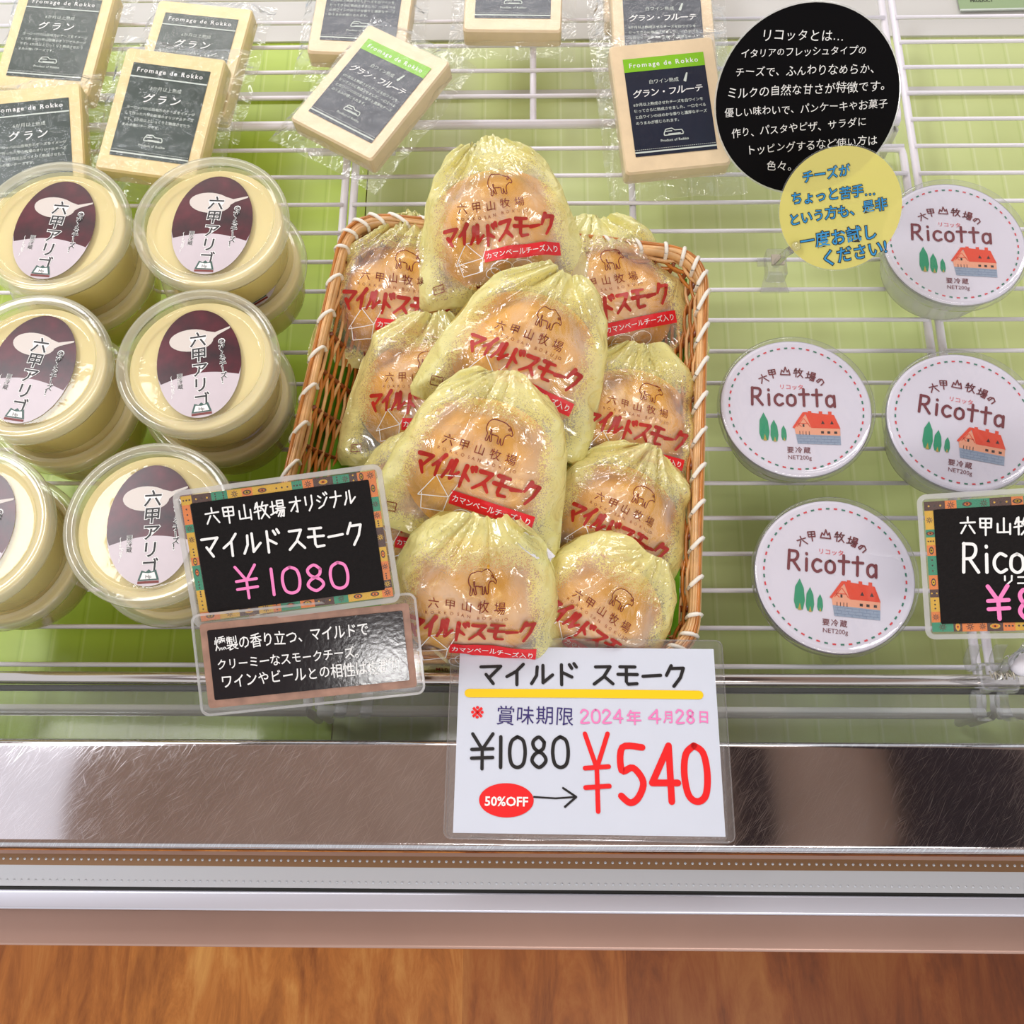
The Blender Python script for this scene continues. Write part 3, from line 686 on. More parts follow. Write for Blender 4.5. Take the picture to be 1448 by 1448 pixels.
pack('cheese block with green label lying behind and partly under another, back left', GRAN, 270, 78, -8, 0.002, 2, 0, seed=2)
pack('cheese block with hazy green label at left edge behind the jars', GRAN, 42, 205, 8, 0.012, 8, 2, seed=3)
pack('cheese block with sharp grey-green label standing clear just behind the jars', GRAN, 228, 156, -9.5, 0.021, 8, 0, seed=4)
pack('cheese block almost hidden beneath the strongly tilted block', FRU, 514, 5, -4, 0.001, 0, 0, cream_pale, seed=6)
pack('cheese block with lime strip turned askew behind the basket', FRU, 526, 127, -33.5, 0.019, 3, -4, cream_pale, seed=5)
pack('cheese block cut by the top edge above the basket, square to the rack', FRU, 727, -27, -1.5, 0.002, 0, 0, cream_pale, seed=7)
pack('cheese block barely seen at the top edge behind two others', FRU, 922, -42, 0, 0.001, 0, 0, cream_pale, seed=10)
pack('cheese block with lime strip half covered by the one before it', FRU, 938, 40, 1, 0.018, 2, 0, cream_pale, seed=8)
pack('cheese block with lime strip lying beside the round black sign', FRU, 946, 142, 6.5, 0.024, 11, 0, cream_pale, seed=9)

# ------------------------------------------------------------------ round clear jars, two to a stack
JR, JH = 0.0506, 0.0445
def jar_parts():
    P = {}
    mb = MB(); mb.lathe([(0.0002, 0.0005), (0.040, 0.0005), (0.0415, 0.002), (0.0455, 0.036), (0.0462, 0.0375)], jar_body, 64); P['body'] = mb
    mb = MB(); mb.lathe([(0.0002, 0.0012), (0.0395, 0.0012), (0.0410, 0.003), (0.0446, 0.0345), (0.0440, 0.0362), (0.0002, 0.0358)], jar_cream, 64); P['cheese'] = mb
    mb = MB(); mb.lathe([(0.0002, 0.0388), (0.0385, 0.0388), (0.0402, 0.0392), (0.0412, 0.0432), (0.0424, 0.0445)], jar_clear, 72); mb.lathe([(0.0424, 0.0445), (0.0440, 0.0440), (0.0450, 0.0436), (0.0470, 0.0445), (0.0490, 0.0442), (0.0503, 0.0430), (0.0506, 0.0405), (0.0506, 0.0375), (0.0500, 0.0350), (0.0492, 0.0348)], jar_rim, 72); P['lid'] = mb
    return P
LABR = (0.0262, 0.0375)
def jar_label():
    a = MB(); rx, ry = LABR; z = 0.0
    a.disc(0, 0, rx, ry, z, jar_maroon, 48)
    # bowl along the foot of the oval
    xs_ = np.linspace(-rx*0.985, rx*0.985, 31); vs = []
    for x in xs_:
        lo = -ry*math.sqrt(max(0, 1-(x/rx)**2)); top = -0.0125+0.0055*math.cos(x/rx*1.5)
        vs += [(x, lo, z+0.00012), (x, max(lo, top), z+0.00012)]
    a.add(vs, [(2*k, 2*k+2, 2*k+3, 2*k+1) for k in range(30)], lid_cream)
    # spoon
    a.disc(-0.004, 0.0165, 0.0138, 0.0078, z+0.00012, lid_spoon, 28, -0.06)
    a.poly([(0.006, 0.0125), (0.0125, 0.0178), (0.0205, 0.0215), (0.0206, 0.0228), (0.0110, 0.0200), (0.006, 0.0215)], z+0.00013, lid_spoon)
    b = MB(); z = 0.00022
    for off, m_, dz in ((0.055, ink_white, 0), (0.012, ink_black, 0.00008)):
        st = rnd.getstate()
        b.text('六甲アリゴ', -0.0052, 0.0165, 0.0108, m_, z+dz, off=off, vert=True, sp=0.98, slant=0.04)
        b.text('のび～るチーズ！', 0.0125, 0.0130, 0.0046, (ink_white if m_ is ink_white else ink_black), z+dz, off=off*1.2, vert=True, sp=0.86, jit=0.08, slant=-0.08)
    b.text('要冷蔵', -0.0140, -0.0075, 0.0036, ink_white, z, vert=True, off=0.05); b.text('要冷蔵', -0.0140, -0.0075, 0.0036, ink_black, z+0.00008, vert=True)
    b.text('(10℃以下)', -0.0180, -0.0075, 0.0022, ink_white, z, vert=True, off=0.04)
    # crest
    y = -0.0300
    b.poly([(-.0062, y-.004), (.0062, y-.004), (.0042, y+.0022), (.0016, y+.0012), (0, y+.0026), (-.0016, y+.0012), (-.0042, y+.0022)], z+0.0001, lid_green)
    b.poly([(-.0048, y-.0033), (.0048, y-.0033), (.0034, y+.0008), (0, y+.0002), (-.0034, y+.0008)], z+0.00018, ink_white)
    b.text('Hp', 0, y-.0016, 0.0030, ink_black, z+0.00026, align='C')
    b.rect(-.0062, y-.0058, .0062, y-.0044, z+0.0001, ink_brown)
    return a, b
_jm = None
def jar(label, x, y, z, rot, top, group):
    global _jm
    t = thing('cheese_jar', label, 'jar', group, mw=Matrix.Translation((x, y, z))@Matrix.Rotation(R(rot), 4, 'Z'))
    if _jm is None:
        P = jar_parts(); a, b = jar_label(); _jm = {}
        for k in ('body', 'cheese', 'lid'):
            _jm[k] = P[k].build(k, t, True).data
        o = a.build('label', t, False); _jm['label'] = o.data; q = b.build('lettering', o); _jm['lettering'] = q.data
    else:
        for k in ('body', 'cheese', 'lid'): obj(k, _jm[k], t)
        o = obj('label', _jm['label'], t); q = obj('lettering', _jm['lettering'], o)
    o.location = (0.0, 0, 0.0391)
    return t
ZT = 2*JH
stacks = [
 ((72, 318), -6, 'back left', 'clear jar with maroon oval label, top of the left edge stack nearest the cheese blocks', 'clear jar at the bottom of the left edge stack nearest the cheese blocks'),
 ((297, 311), -3, 'back right', 'clear jar with maroon oval label, topmost beside the top left corner of the basket', 'clear jar under the topmost one beside the top left corner of the basket'),
 ((40, 516), -9, 'mid left', 'clear jar with faded maroon label, top of the middle stack along left edge', 'clear jar at the bottom of the middle stack along left edge'),
 ((278, 508), 9, 'mid right', 'clear jar with upright maroon label, topmost beside the left side of the basket', 'clear jar at the bottom of the stack beside the left side of the basket'),
 ((210, 738), 4, 'front', 'clear jar with glare on its greyish label, partly behind the chalkboard price card', 'clear jar under the glaring jar behind the chalkboard price card'),
 ((-50, 745), -8, 'front left', 'clear jar cut by left edge, its lid all white with glare', 'clear jar at the bottom of the front stack cut by left edge'),
]
for (px, py), rot, _, l1, l2 in stacks:
    c = U(px, py, ZT)
    jar(l1, c.x, c.y, JH+0.0005, rot, True, 'top jars of the stacks')
    jar(l2, c.x+rnd.uniform(-0.002, 0.002)+0.001, c.y-rnd.uniform(0.0, 0.003), 0.0, rot+rnd.uniform(-60, 60), False, 'lower jars of the stacks')

# ------------------------------------------------------------------ basket
ZB = 0.066                                          # rim height at the back; it dips towards the front
cnr = [U(489, 298, ZB), U(1003, 350, ZB), U(988, 938, 0.045), U(340, 930, 0.045)]
YF, YB = cnr[2].y, cnr[0].y
def zr(p): return (ZB-0.045)*min(1.0, max(0.0, (YB-p.y)/(YB-YF)))
cnr = [Vector((c.x, c.y)) for c in cnr]
def rloop(k, rad, n=8, per=18):
    """rounded outline of the basket, shrunk k metres towards the inside"""
    c0 = sum(cnr, Vector((0, 0)))/4; Q = []
    for i in range(4):
        a, b, c = cnr[i-1], cnr[i], cnr[(i+1) % 4]
        e1 = (b-a).normalized(); e2 = (c-b).normalized()
        n1 = Vector((e1.y, -e1.x)); n2 = Vector((e2.y, -e2.x))
        bis = (n1+n2); bis /= bis.dot(n1)
        Q.append(b+bis*k)
    pts = []
    for i in range(4):
        a, b, c = Q[i-1], Q[i], Q[(i+1) % 4]
        p = b+(a-b).normalized()*rad; q = b+(c-b).normalized()*rad
        for j in range(n+1):
            t = j/n; pts.append(p*(1-t)**2+b*2*t*(1-t)+q*t*t)
        nx = Q[(i+1) % 4]; q2 = nx+(b-nx).normalized()*rad
        for j in range(1, per): pts.append(q+(q2-q)*j/per)
    return pts
bk = thing('basket', 'woven cane basket with white bound rim holding bags of smoked cheese', 'basket', loc=(0, 0, 0))
N0 = len(rloop(0, 0.03))
def ring(name, k, z, w_, h_, m, rad=0.03, jit=0.0008):
    mb = MB(); L = rloop(k, rad); N = len(L)
    mb.tube([(p.x, p.y, z-zr(p)+jit*math.sin(i*0.7+k*900)) for i, p in enumerate(L)], h_, m, 6, True, flat=w_/h_); return mb
mb = MB()
for k, z, w_, h_, m in ((0.0, ZB-0.004, 0.0013, 0.0050, cane), (0.0027, ZB-0.002, 0.0013, 0.0050, cane), (0.0052, ZB-0.003, 0.0012, 0.0052, cane), (0.0014, ZB+0.0022, 0.0012, 0.0012, cane_dark), (0.0040, ZB+0.0016, 0.0012, 0.0012, cane)):
    L = rloop(k, 0.03-k*0.3); mb.tube([(p.x, p.y, z-zr(p)+0.0007*math.sin(i*0.6+k*900)) for i, p in enumerate(L)], h_, m, 6, True, flat=w_/h_)
mb.build('rim', bk, True)
# weave: rows of thin strands going in and out of the stakes
mb = MB(); rows = 18
def wall(t):                                       # t 0 at the rim, 1 at the base: inset and height
    return 0.006+0.030*t**1.15, ZB-0.007-(ZB-0.012)*t
LR = [rloop(wall(j/(rows))[0], 0.028-0.012*j/rows) for j in range(rows+1)]
for j in range(rows+1):
    k, z = wall(j/rows); L = LR[j]; N = len(L); c0 = sum((p for p in L), Vector((0, 0)))/N
    path = []
    for i, p in enumerate(L):
        d = (L[(i+1) % N]-L[i-1]).normalized(); nrm = Vector((d.y, -d.x)); s = (1 if (i//2+j) % 2 else -1)*0.0011
        path.append((p.x+nrm.x*s, p.y+nrm.y*s, z-zr(p)*(1-j/rows)))
    mb.tube(path, 0.0017, cane_dark if j % 3 else cane, 6, True, flat=0.7)
mb.build('weave', bk, True)
mb = MB()
for i in range(0, N0, 2):
    path = [(LR[j][i].x, LR[j][i].y, wall(j/rows)[1]-zr(LR[j][i])*(1-j/rows)) for j in range(rows+1)]
    mb.tube(path, 0.0024, cane_stake, 6, flat=0.5, up=Vector((0.3, 0.2, 1)))
o = mb.build('stake', bk, True); o['kind'] = 'stuff'
mb = MB(); L = [(p.x, p.y) for p in LR[rows]][::-1]
mb.prism(L, 0.001, 0.004, cane_stake); mb.build('base', bk)
Lo, Li = rloop(-0.0010, 0.030), rloop(0.0066, 0.028)
wm = None
for i in range(0, N0, 2):
    mb = MB(); a, b = Lo[i], Li[(i+1) % N0]; a2 = Lo[(i-1) % N0]
    path = [(a.x, a.y, ZB-0.006), (a.x*.97+b.x*.03, a.y*.97+b.y*.03, ZB+0.0008), (a.x*.6+b.x*.4, a.y*.6+b.y*.4, ZB+0.0038), (a.x*.2+b.x*.8, a.y*.2+b.y*.8, ZB+0.0030), (b.x, b.y, ZB+0.0005), (b.x, b.y, ZB-0.007)]
    path = [(q[0], q[1], q[2]-zr(a)) for q in path]
    mb.tube(smooth(path, 4), 0.0009, bind, 6, flat=1.5); mb.build('binding', bk, True)
lin = MB(); n = 26; vs = []
Lq = rloop(0.020, 0.02)
cl = [Vector((c.x, c.y)) for c in [U(492, 372, 0.025), U(968, 408, 0.025), U(955, 912, 0.025), U(400, 900, 0.025)]]
for j in range(n+1):
    for i in range(n+1):
        s, t = i/n, j/n
        p = cl[0]*(1-s)*(1-t)+cl[1]*s*(1-t)+cl[2]*s*t+cl[3]*(1-s)*t
        e = max(abs(2*s-1), abs(2*t-1)); z = 0.0075+0.030*max(0, e-0.72)/0.28*1.0+0.0012*mnoise.noise((p.x*40, p.y*40, 1))
        vs.append((p.x, p.y, z))
lin.add(vs, [(j*(n+1)+i, (j+1)*(n+1)+i, (j+1)*(n+1)+i+1, j*(n+1)+i+1) for j in range(n) for i in range(n)], leaf_green)
tag(lin.build('liner_sheet', None, True), 'bright green liner sheet in the bottom of the woven basket', 'liner')

# ------------------------------------------------------------------ bags of smoked cheese
GW, GH = 0.116, 0.104
PROF = [(0, .49), (.04, .515), (.18, .505), (.42, .465), (.68, .405), (.85, .345), (.95, .275), (1.0, .205)]
def hw(t):
    t = min(1, max(0, t))
    for (a, x), (b, y) in zip(PROF, PROF[1:]):
        if t <= b:
            q = (t-a)/(b-a); q = q*q*(3-2*q)*0.5+q*0.5
            return (x+(y-x)*q)*GW
    return PROF[-1][1]*GW
def bag_front(seed, fat):
    rs = random.Random(seed*13+5); ph = rs.uniform(0, 6); nf = rs.choice([8, 9, 11]); tilt = rs.uniform(-0.012, 0.012)
    def base(x, y):
        t = y/GH; s = x/hw(t); e = max(0.0, 1-abs(s)**2.6)**0.55
        g = max(0.0, math.sin(PI*min(1, max(0, 0.05+0.86*t))))**0.55
        return fat*e*g
    def Fn(x, y):
        t = y/GH; w0 = base(x, y)
        ang = math.atan2(x-tilt, GH*1.06-y); r = math.hypot(x-tilt, GH*1.06-y)
        k = min(1, max(0, (t-0.38)/0.5))
        fold = ((1-abs(mnoise.noise((ang*4.2+ph, seed*3.1, r*4)))*2.4)*0.0055+(abs(math.sin(ang*nf*0.5+ph))-0.5)*0.002)*k-0.001*k
        c0 = mnoise.noise((x*19+y*9+seed*4.3, y*22-x*6, seed*2.9)); c1 = mnoise.noise((x*34+seed*7.1, y*34, seed*1.7)); c2 = mnoise.noise((x*75+seed*3, y*75, seed*0.7))
        edge = min(1.0, w0/0.006)
        return w0+(fold+(0.40-abs(c0)*2.2)*0.0060+(0.45-abs(c1)*2.0)*0.0034+(0.3-abs(c2))*0.0014)*edge
    return base, Fn
def sheep(mb, x, y, s, m, z, wd):
    body = [(.55, .52), (.38, .62), (.2, .66), (0, .68), (-.25, .68), (-.5, .6), (-.66, .42), (-.72, .15), (-.66, -.1), (-.55, -.22), (-.58, -.62), (-.45, -.63), (-.42, -.3), (-.3, -.62), (-.2, -.58), (-.3, -.25), (-.12, -.2), (.1, -.22), (.14, -.6), (.26, -.6), (.26, -.28), (.36, -.62), (.48, -.6), (.46, -.2), (.56, 0.0), (.75, .08), (.84, .0), (.88, .14), (.74, .36), (.62, .52), (.55, .52)]
    mb.stroke([(x+a*s, y+b*s) for a, b in smooth(body, 2)], wd, z, m, cap=False)
    mb.stroke([(x+a*s, y+b*s) for a, b in [(.56, .38), (.66, .42), (.7, .32), (.6, .28), (.56, .38)]], wd, z, m, cap=False)
    mb.stroke([(x+a*s, y+b*s) for a, b in [(-.38, -.25), (-.34, .02), (-.42, .05), (-.38, -.2), (-.2, -.2), (.0, -.22)]], wd*.8, z, m, cap=False)
LOGO_Y = [0.000, 0.0015, 0.001, -0.0005, 0.0005, 0.001, 0.0015, 0.002]
def bag_print(Fn, seed):
    mb = MB(); mb.T = lambda x, y, z: (x, y, Fn(x, y)+z)
    yo = 0.004; d = 0.0009
    # outline drawings in white behind the logo
    for q in ([(-.030, .020), (-.022, .034), (-.006, .038), (-.012, .024), (-.030, .020)], [(-.022, .034), (-.012, .024)], [(-.028, .022), (-.026, .013), (-.013, .015), (-.012, .024)]):
        mb.stroke([(a, b+yo) for a, b in q], 0.0005, d, ink_white, cap=False)
    for cx, cy, r in ((.000, .015, .0075), (.013, .015, .0070), (-.006, .0125, .005)):
        mb.stroke([(cx+r*math.cos(a*PI/8), cy+yo+r*.62*math.sin(a*PI/8)) for a in range(17)], 0.00045, d, ink_white, cap=False)
    sheep(mb, 0.004, 0.068+yo, 0.0098, ink_brown, d, 0.0006)
    mb.text('六甲山牧場', -0.0015, 0.0555+yo, 0.0068, ink_brown, d, align='C', sp=1.38, off=0.004)
    mb.text('ROKKOSAN BOKUJO', -0.0015, 0.0495+yo, 0.0027, ink_brown, d, align='C', sp=1.9)
    Pf = lambda a, b: (a, b)
    x = -0.036; W_ = {'マ': 1.0, 'イ': .75, 'ル': .95, 'ド': .95, 'ス': 1.05, 'モ': 1.05, 'ー': .75, 'ク': .95}
    tot = sum(W_.values())
    for i, ch in enumerate('マイルドスモーク'):
        cw = 0.0735*W_[ch]/tot
        for pl in ST[ch]:
            pts = [(x+cw*(0.02+.96*p[0])+0.0012*(p[1]-.5), 0.0318+yo+LOGO_Y[i]+0.0135*p[1]) for p in pl]
            n_ = len(pts)
            mb.stroke(pts, 0.0024, d+0.0001, ink_logo, taper=(1.15, 0.72) if len(pts) > 1 else (1, 1)); pass
        x += cw
    bx0, bx1, by0, by1 = -0.011, 0.0395, 0.0205+yo, 0.0285+yo
    mb.rect(bx0, by0, bx1, by1, d, ink_banner, 22, 4)
    mb.text('カマンベールチーズ入り', (bx0+bx1)/2, (by0+by1)/2, 0.0044, ink_white, d+0.0004, align='C', off=0.008)
    mb.text('MILD SMOKED CHEESE', -0.001, 0.0055+yo, 0.0034, ink_brown, d, align='C', off=0.01)
    # storage mark in the lower left corner
    mb.stroke([(-.047, .009), (-.040, .010), (-.0405, .0150), (-.0475, .0140), (-.047, .009)], 0.0005, d, ink_brown, cap=False)
    mb.text('要冷蔵', -.0437, .0122, 0.0021, ink_brown, d, align='C')
    return mb
def bag(label, px, py, rot, z, nx=0.0, ny=-0.22, fat=0.024, seed=0, w_=1.0, h_=None, sticker_at=None):
    c = U(px, py, z); n = Vector((nx, ny, 1)).normalized()
    xa = Vector((math.cos(R(rot)), math.sin(R(rot)), 0))
    mw = frame(c, xa, n)@Matrix.Diagonal((w_, h_ or w_, 1, 1)).to_4x4()
    t = thing('smoked_cheese_bag', label, 'cheese bag', 'yellow bags of smoked cheese in the basket', mw=mw@Matrix.Translation((0, -GH/2, -0.010)))
    base, Fn = bag_front(seed, fat)
    mb = MB(); ns, nt_ = 56, 50; vs, uvs = [], []
    for j in range(nt_+1):
        y = GH*j/nt_
        for i in range(ns+1):
            s = math.sin(PI/2*(-1+2*i/ns)*1.0); x = s*hw(y/GH)*(1+0.035*abs(s)*mnoise.noise((s*2, y*42, seed*3.3)))
            bow = 0.0018*math.sin(s*5+seed)*(j/nt_)**8+0.005*(1-s*s)*(j/nt_)**6
            vs.append((x, y+bow, Fn(x, y))); uvs.append((s, j/nt_))
    nf = len(vs)
    fs = [(j*(ns+1)+i, j*(ns+1)+i+1, (j+1)*(ns+1)+i+1, (j+1)*(ns+1)+i) for j in range(nt_) for i in range(ns)]
    kb, mbk = 14, 12
    for j in range(mbk+1):
        y = GH*j/mbk
        for i in range(kb+1):
            s = math.sin(PI/2*(-1+2*i/kb)); x = s*hw(y/GH); vs.append((x, y, -0.38*base(x, y)-0.0004)); uvs.append((s, j/mbk))
    fs += [(nf+j*(kb+1)+i, nf+(j+1)*(kb+1)+i, nf+(j+1)*(kb+1)+i+1, nf+j*(kb+1)+i+1) for j in range(mbk) for i in range(kb)]
    mb.add(vs, fs, bag_film); mb.uv = uvs
    mb.build('film', t, True)
    # the smoked cheese inside: three rounded lobes under the film
    rs = random.Random(seed+99); mb = MB(); n1 = 30; vs = []
    lob = [(-0.021+rs.uniform(-.003, .003), 0.047, 0.027), (0.020, 0.045+rs.uniform(-.004, .004), 0.027), (rs.uniform(-.005, .005), 0.069, 0.024), (0.0, 0.036, 0.025)]
    X0, X1, Y0, Y1 = -0.046, 0.046, 0.010, 0.094
    ok = {}
    for j in range(n1+1):
        for i in range(n1+1):
            a = 2*PI*i/n1; rr_ = j/n1
            x = rr_*0.048*math.cos(a); y = 0.050+rr_*0.042*math.sin(a)
            h = 0.0
            for lx, ly, lr in lob:
                d2 = ((x-lx)**2+(y-ly)**2)/lr**2; h = max(h, math.sqrt(max(0, 1-d2*0.95)))
            lim = max(0.0, min(Fn(x, y)-0.0016, base(x, y)-0.0008)); hh = min(lim, fat*0.02+h*fat*1.0)*(1-rr_**6)
            vs.append((x, y, hh-0.002*rr_**6))
    mb.add(vs, [(j*(n1+1)+i, (j+1)*(n1+1)+i, (j+1)*(n1+1)+i+1, j*(n1+1)+i+1) for j in range(n1) for i in range(n1)], smoked)
    mb.v += [(x, y, -0.3*max(0, base(x, y)-0.001)) for x, y, _ in vs]; nb = len(vs)
    fb = [(nb+j*(n1+1)+i, nb+j*(n1+1)+i+1, nb+(j+1)*(n1+1)+i+1, nb+(j+1)*(n1+1)+i) for j in range(n1) for i in range(n1)]
    mb.f += fb; mb.m += [0]*len(fb)
    mb.build('smoked_cheese', t, True)
    bag_print(Fn, seed).build('printing', t)
    if sticker_at:
        mb = MB(); mb.T = lambda x, y, z: (x, y, Fn(x, y)+z)
        sx_, sy_, sr = sticker_at; c_, s_ = math.cos(sr), math.sin(sr)
        ww, hh = 0.026, 0.006
        vs = [(sx_+(u*ww-ww/2)*c_-(v*hh-hh/2)*s_, sy_+(u*ww-ww/2)*s_+(v*hh-hh/2)*c_, 0.001) for v in np.linspace(0, 1, 5) for u in np.linspace(0, 1, 9)]
        vs = [(x, y, -0.0004) for x, y, _ in vs]
        mb.add(vs, [(j*9+i, j*9+i+1, (j+1)*9+i+1, (j+1)*9+i) for j in range(4) for i in range(8)], sticker)
        mb.text('名称スモークチーズ', sx_-0.011*c_, sy_-0.011*s_, 0.0022, ink_violet, -0.0002, rot=sr)
        mb.build('sticker', t)
    return t
bag('cheese bag leaning on the back left corner of the basket, mostly covered', 566, 418, -8, 0.048, -0.06, -0.3, seed=2)
bag('cheese bag leaning on the back right corner of the basket', 862, 420, 14, 0.048, 0.05, -0.3, seed=3)
bag('cheese bag beside the left rim at mid height, its logo half covered', 599, 556, -4, 0.045, -0.05, -0.3, seed=5, w_=0.96)
bag('cheese bag beside the right rim, dark speckled lower corner', 897, 596, -14, 0.047, 0.1, -0.3, seed=6, w_=0.9)
bag('cheese bag under the front left pile, only its red logo seen above the bottom bag', 592, 722, -10, 0.040, 0, -0.3, seed=9, w_=0.92)
bag('cheese bag at lower right of the basket, half under the center bag', 876, 738, -27, 0.050, 0.1, -0.3, seed=8, w_=0.9)
bag('cheese bag on top of the heap at the back edge of the basket', 703, 316, 7, 0.080, 0.0, -0.35, seed=1, w_=0.98)
bag('cheese bag tilted down to the right in the middle of the heap', 746, 497, -24, 0.083, 0.05, -0.3, seed=4, w_=1.0)
bag('cheese bag at the bottom right front, its gathered neck turned to upper right', 845, 872, -38, 0.050, 0.0, -0.55, seed=11, w_=0.9)
bag('cheese bag in front middle of the heap, yellow folds above its logo', 681, 657, -19, 0.091, 0.0, -0.35, fat=0.027, seed=7, w_=1.0)
bag('cheese bag right behind the white price card, whole sheep drawing in view', 668, 856, -7, 0.068, 0.0, -0.8, fat=0.025, seed=10, w_=1.0, sticker_at=(0.034, 0.090, -0.75))


# ------------------------------------------------------------------ ricotta cups
CR = 0.0505
def cup_meshes():
    P = {}
    rip = lambda a, z: 0.006*math.sin(a*44)*(0.004 < z < 0.034)
    mb = MB(); mb.lathe([(0.0002, 0.0006), (0.037, 0.0006), (0.0385, 0.002), (0.0395, 0.006), (0.0455, 0.034), (0.0478, 0.0375), (0.0482, 0.0392)], cup_white, 176, rip); P['cup_body'] = mb
    mb = MB(); mb.lathe([(0.0002, 0.0015), (0.0362, 0.0015), (0.0380, 0.006), (0.0442, 0.034), (0.0002, 0.0352)], ricotta_m, 64); P['ricotta'] = mb
    mb = MB(); mb.lathe([(0.0002, 0.0396), (0.0468, 0.0396), (0.0486, 0.0392), (0.0488, 0.0384)], foil_white, 72); mb.lathe([(0.0486, 0.0393), (0.0492, 0.0380), (0.0488, 0.0370)], foil_edge, 72); P['lid_film'] = mb
    mb = MB(); cr = lambda a, z: 0.004*math.sin(a*9)*(z < 0.034)+0.0015*math.sin(a*23+1)*(z < 0.036)
    mb.lathe([(0.0002, 0.0424), (0.0455, 0.0424), (0.0470, 0.0436), (0.0488, 0.0440), (0.0500, 0.0430), (0.0505, 0.0405), (0.0507, 0.0360), (0.0500, 0.0330), (0.0484, 0.0312), (0.0480, 0.0296)], overcap, 90, cr); P['overcap'] = mb
    mb = MB(); mb.add([(-.007, -.0495, .031), (.006, -.0495, .031), (.004, -.0525, .026), (-.003, -.053, .0255), (-.006, -.050, .029), (.005, -.050, .029)], [(0, 1, 2, 3), (0, 3, 4), (1, 5, 2)], overcap); P['pull_tab'] = mb
    # printed lid
    b = MB(); z = 0.0
    for k in range(56):
        a = 2*PI*k/56; r = 0.0432; c_, s_ = math.cos(a), math.sin(a)
        q = [(-0.0011, -0.0005), (0.0011, -0.0005), (0.0011, 0.0005), (-0.0011, 0.0005)]
        b.poly([(r*c_-u*s_+v*c_, r*s_+u*c_+v*s_) for u, v in q][::1], z, p_dgreen if k % 2 else p_dred)
    for ch, cx, cy, rot in (('六', -.0204, .0200, 22), ('甲', -.0145, .0240, 10), ('山', -.0060, .0258, 0), ('牧', .0025, .0250, -5), ('場', .0106, .0228, -16), ('の', .0164, .0190, -26)):
        rot = R(rot); sz = 0.0062
        LS = ST.get(ch, [[(.5, .75), (.35, .3), (.15, .4), (.3, .75), (.6, .85), (.9, .6), (.75, .15)]])
        if ch == '山': LS = [[(0, .1), (.15, .65), (.35, .4), (.52, 1.0), (.7, .45), (.88, .7), (1, .1), (0, .1)]]
        for pl in LS:
            pts = [((p[0]-.5)*sz, (p[1]-.5)*sz) for p in pl]
            b.stroke([(cx+p[0]*math.cos(rot)-p[1]*math.sin(rot), cy+p[0]*math.sin(rot)+p[1]*math.cos(rot)) for p in pts], 0.0008, z, ink_maroon)
    b.text('リコッタ', -0.0025, 0.0146, 0.0040, p_dred, z, align='C', sp=1.0)
    x = -0.0300
    for ch, wd in zip('Ricotta', (1.0, .45, .78, .8, .82, .82, .85)):
        cw = 0.0103*wd
        for k, pl in enumerate(ST[ch]):
            pts = [(x+cw*(.1+.8*p[0]), 0.0012+0.0122*p[1]) for p in pl]
            if ch in CURVY or ch in 'ca': pts = smooth(pts, 4) if len(pts) > 3 else pts
            b.stroke(pts, 0.0018, z+k*0.00005, ink_maroon)
        x += cw
    for tx, ty, th in ((-0.0213, -0.0238, 0.0195), (-0.0149, -0.0244, 0.0152), (-0.0088, -0.0236, 0.0106)):
        w_ = th*0.165
        b.poly([(tx-w_*1.0, ty+th*.25), (tx-w_*.6, ty+.02*th), (tx+w_*.7, ty), (tx+w_*1.05, ty+th*.3), (tx+w_*.8, ty+th*.7), (tx, ty+th), (tx-w_*.85, ty+th*.72)], z, p_tree)
        b.poly([(tx-w_*.25, ty-.02*th), (tx+w_*.45, ty-.02*th), (tx+w_*.1, ty+th*.22)], z+0.00006, p_trunk)
    hx, hy = -0.0032, -0.0256
    b.poly([(hx+.003, hy), (hx+.0305, hy), (hx+.0305, hy+.0065), (hx+.002, hy+.0068)], z, p_stone)
    for r_ in range(3):
        b.rect(hx+.003, hy+.0015+r_*.0019, hx+.030, hy+.0017+r_*.0019, z+0.00005, p_line)
        for q in range(6): b.rect(hx+.005+q*.0043+(r_ % 2)*.002, hy+.0000+r_*.0019, hx+.0052+q*.0043+(r_ % 2)*.002, hy+.0015+r_*.0019, z+0.00005, p_line)
    b.poly([(hx+.002, hy+.0066), (hx+.0305, hy+.0063), (hx+.0305, hy+.0118), (hx+.014, hy+.0122), (hx+.0075, hy+.0215), (hx+.0012, hy+.0118)], z+0.00003, p_wall)
    b.poly([(hx+.0122, hy+.0112), (hx+.0308, hy+.0112), (hx+.0272, hy+.0208), (hx+.0095, hy+.0222)], z+0.00009, p_roof)
    b.poly([(hx, hy+.0112), (hx+.0014, hy+.0106), (hx+.0088, hy+.0208), (hx+.0122, hy+.0112), (hx+.0135, hy+.0112), (hx+.0098, hy+.0224), (hx+.0072, hy+.0222)], z+0.00010, p_roof)
    for q in (.0105, .0175, .0235): b.rect(hx+q, hy+.021, hx+q+.0022, hy+.0232, z+0.00008, p_roof)
    for q in (.0185, .0243): b.poly([(hx+q, hy+.0142), (hx+q+.0024, hy+.0142), (hx+q+.0012, hy+.0168)], z+0.00014, ink_black)
    for q in (.0182, .0222, .0266): b.rect(hx+q, hy+.0075, hx+q+.0019, hy+.0092, z+0.00014, ink_black)
    for q in (.0044, .0064, .0084, .0104): b.rect(hx+q, hy+.0062, hx+q+.0004, hy+.0088, z+0.00014, ink_black)
    b.rect(hx+.0066, hy+.0118, hx+.0078, hy+.0138, z+0.00014, ink_black)
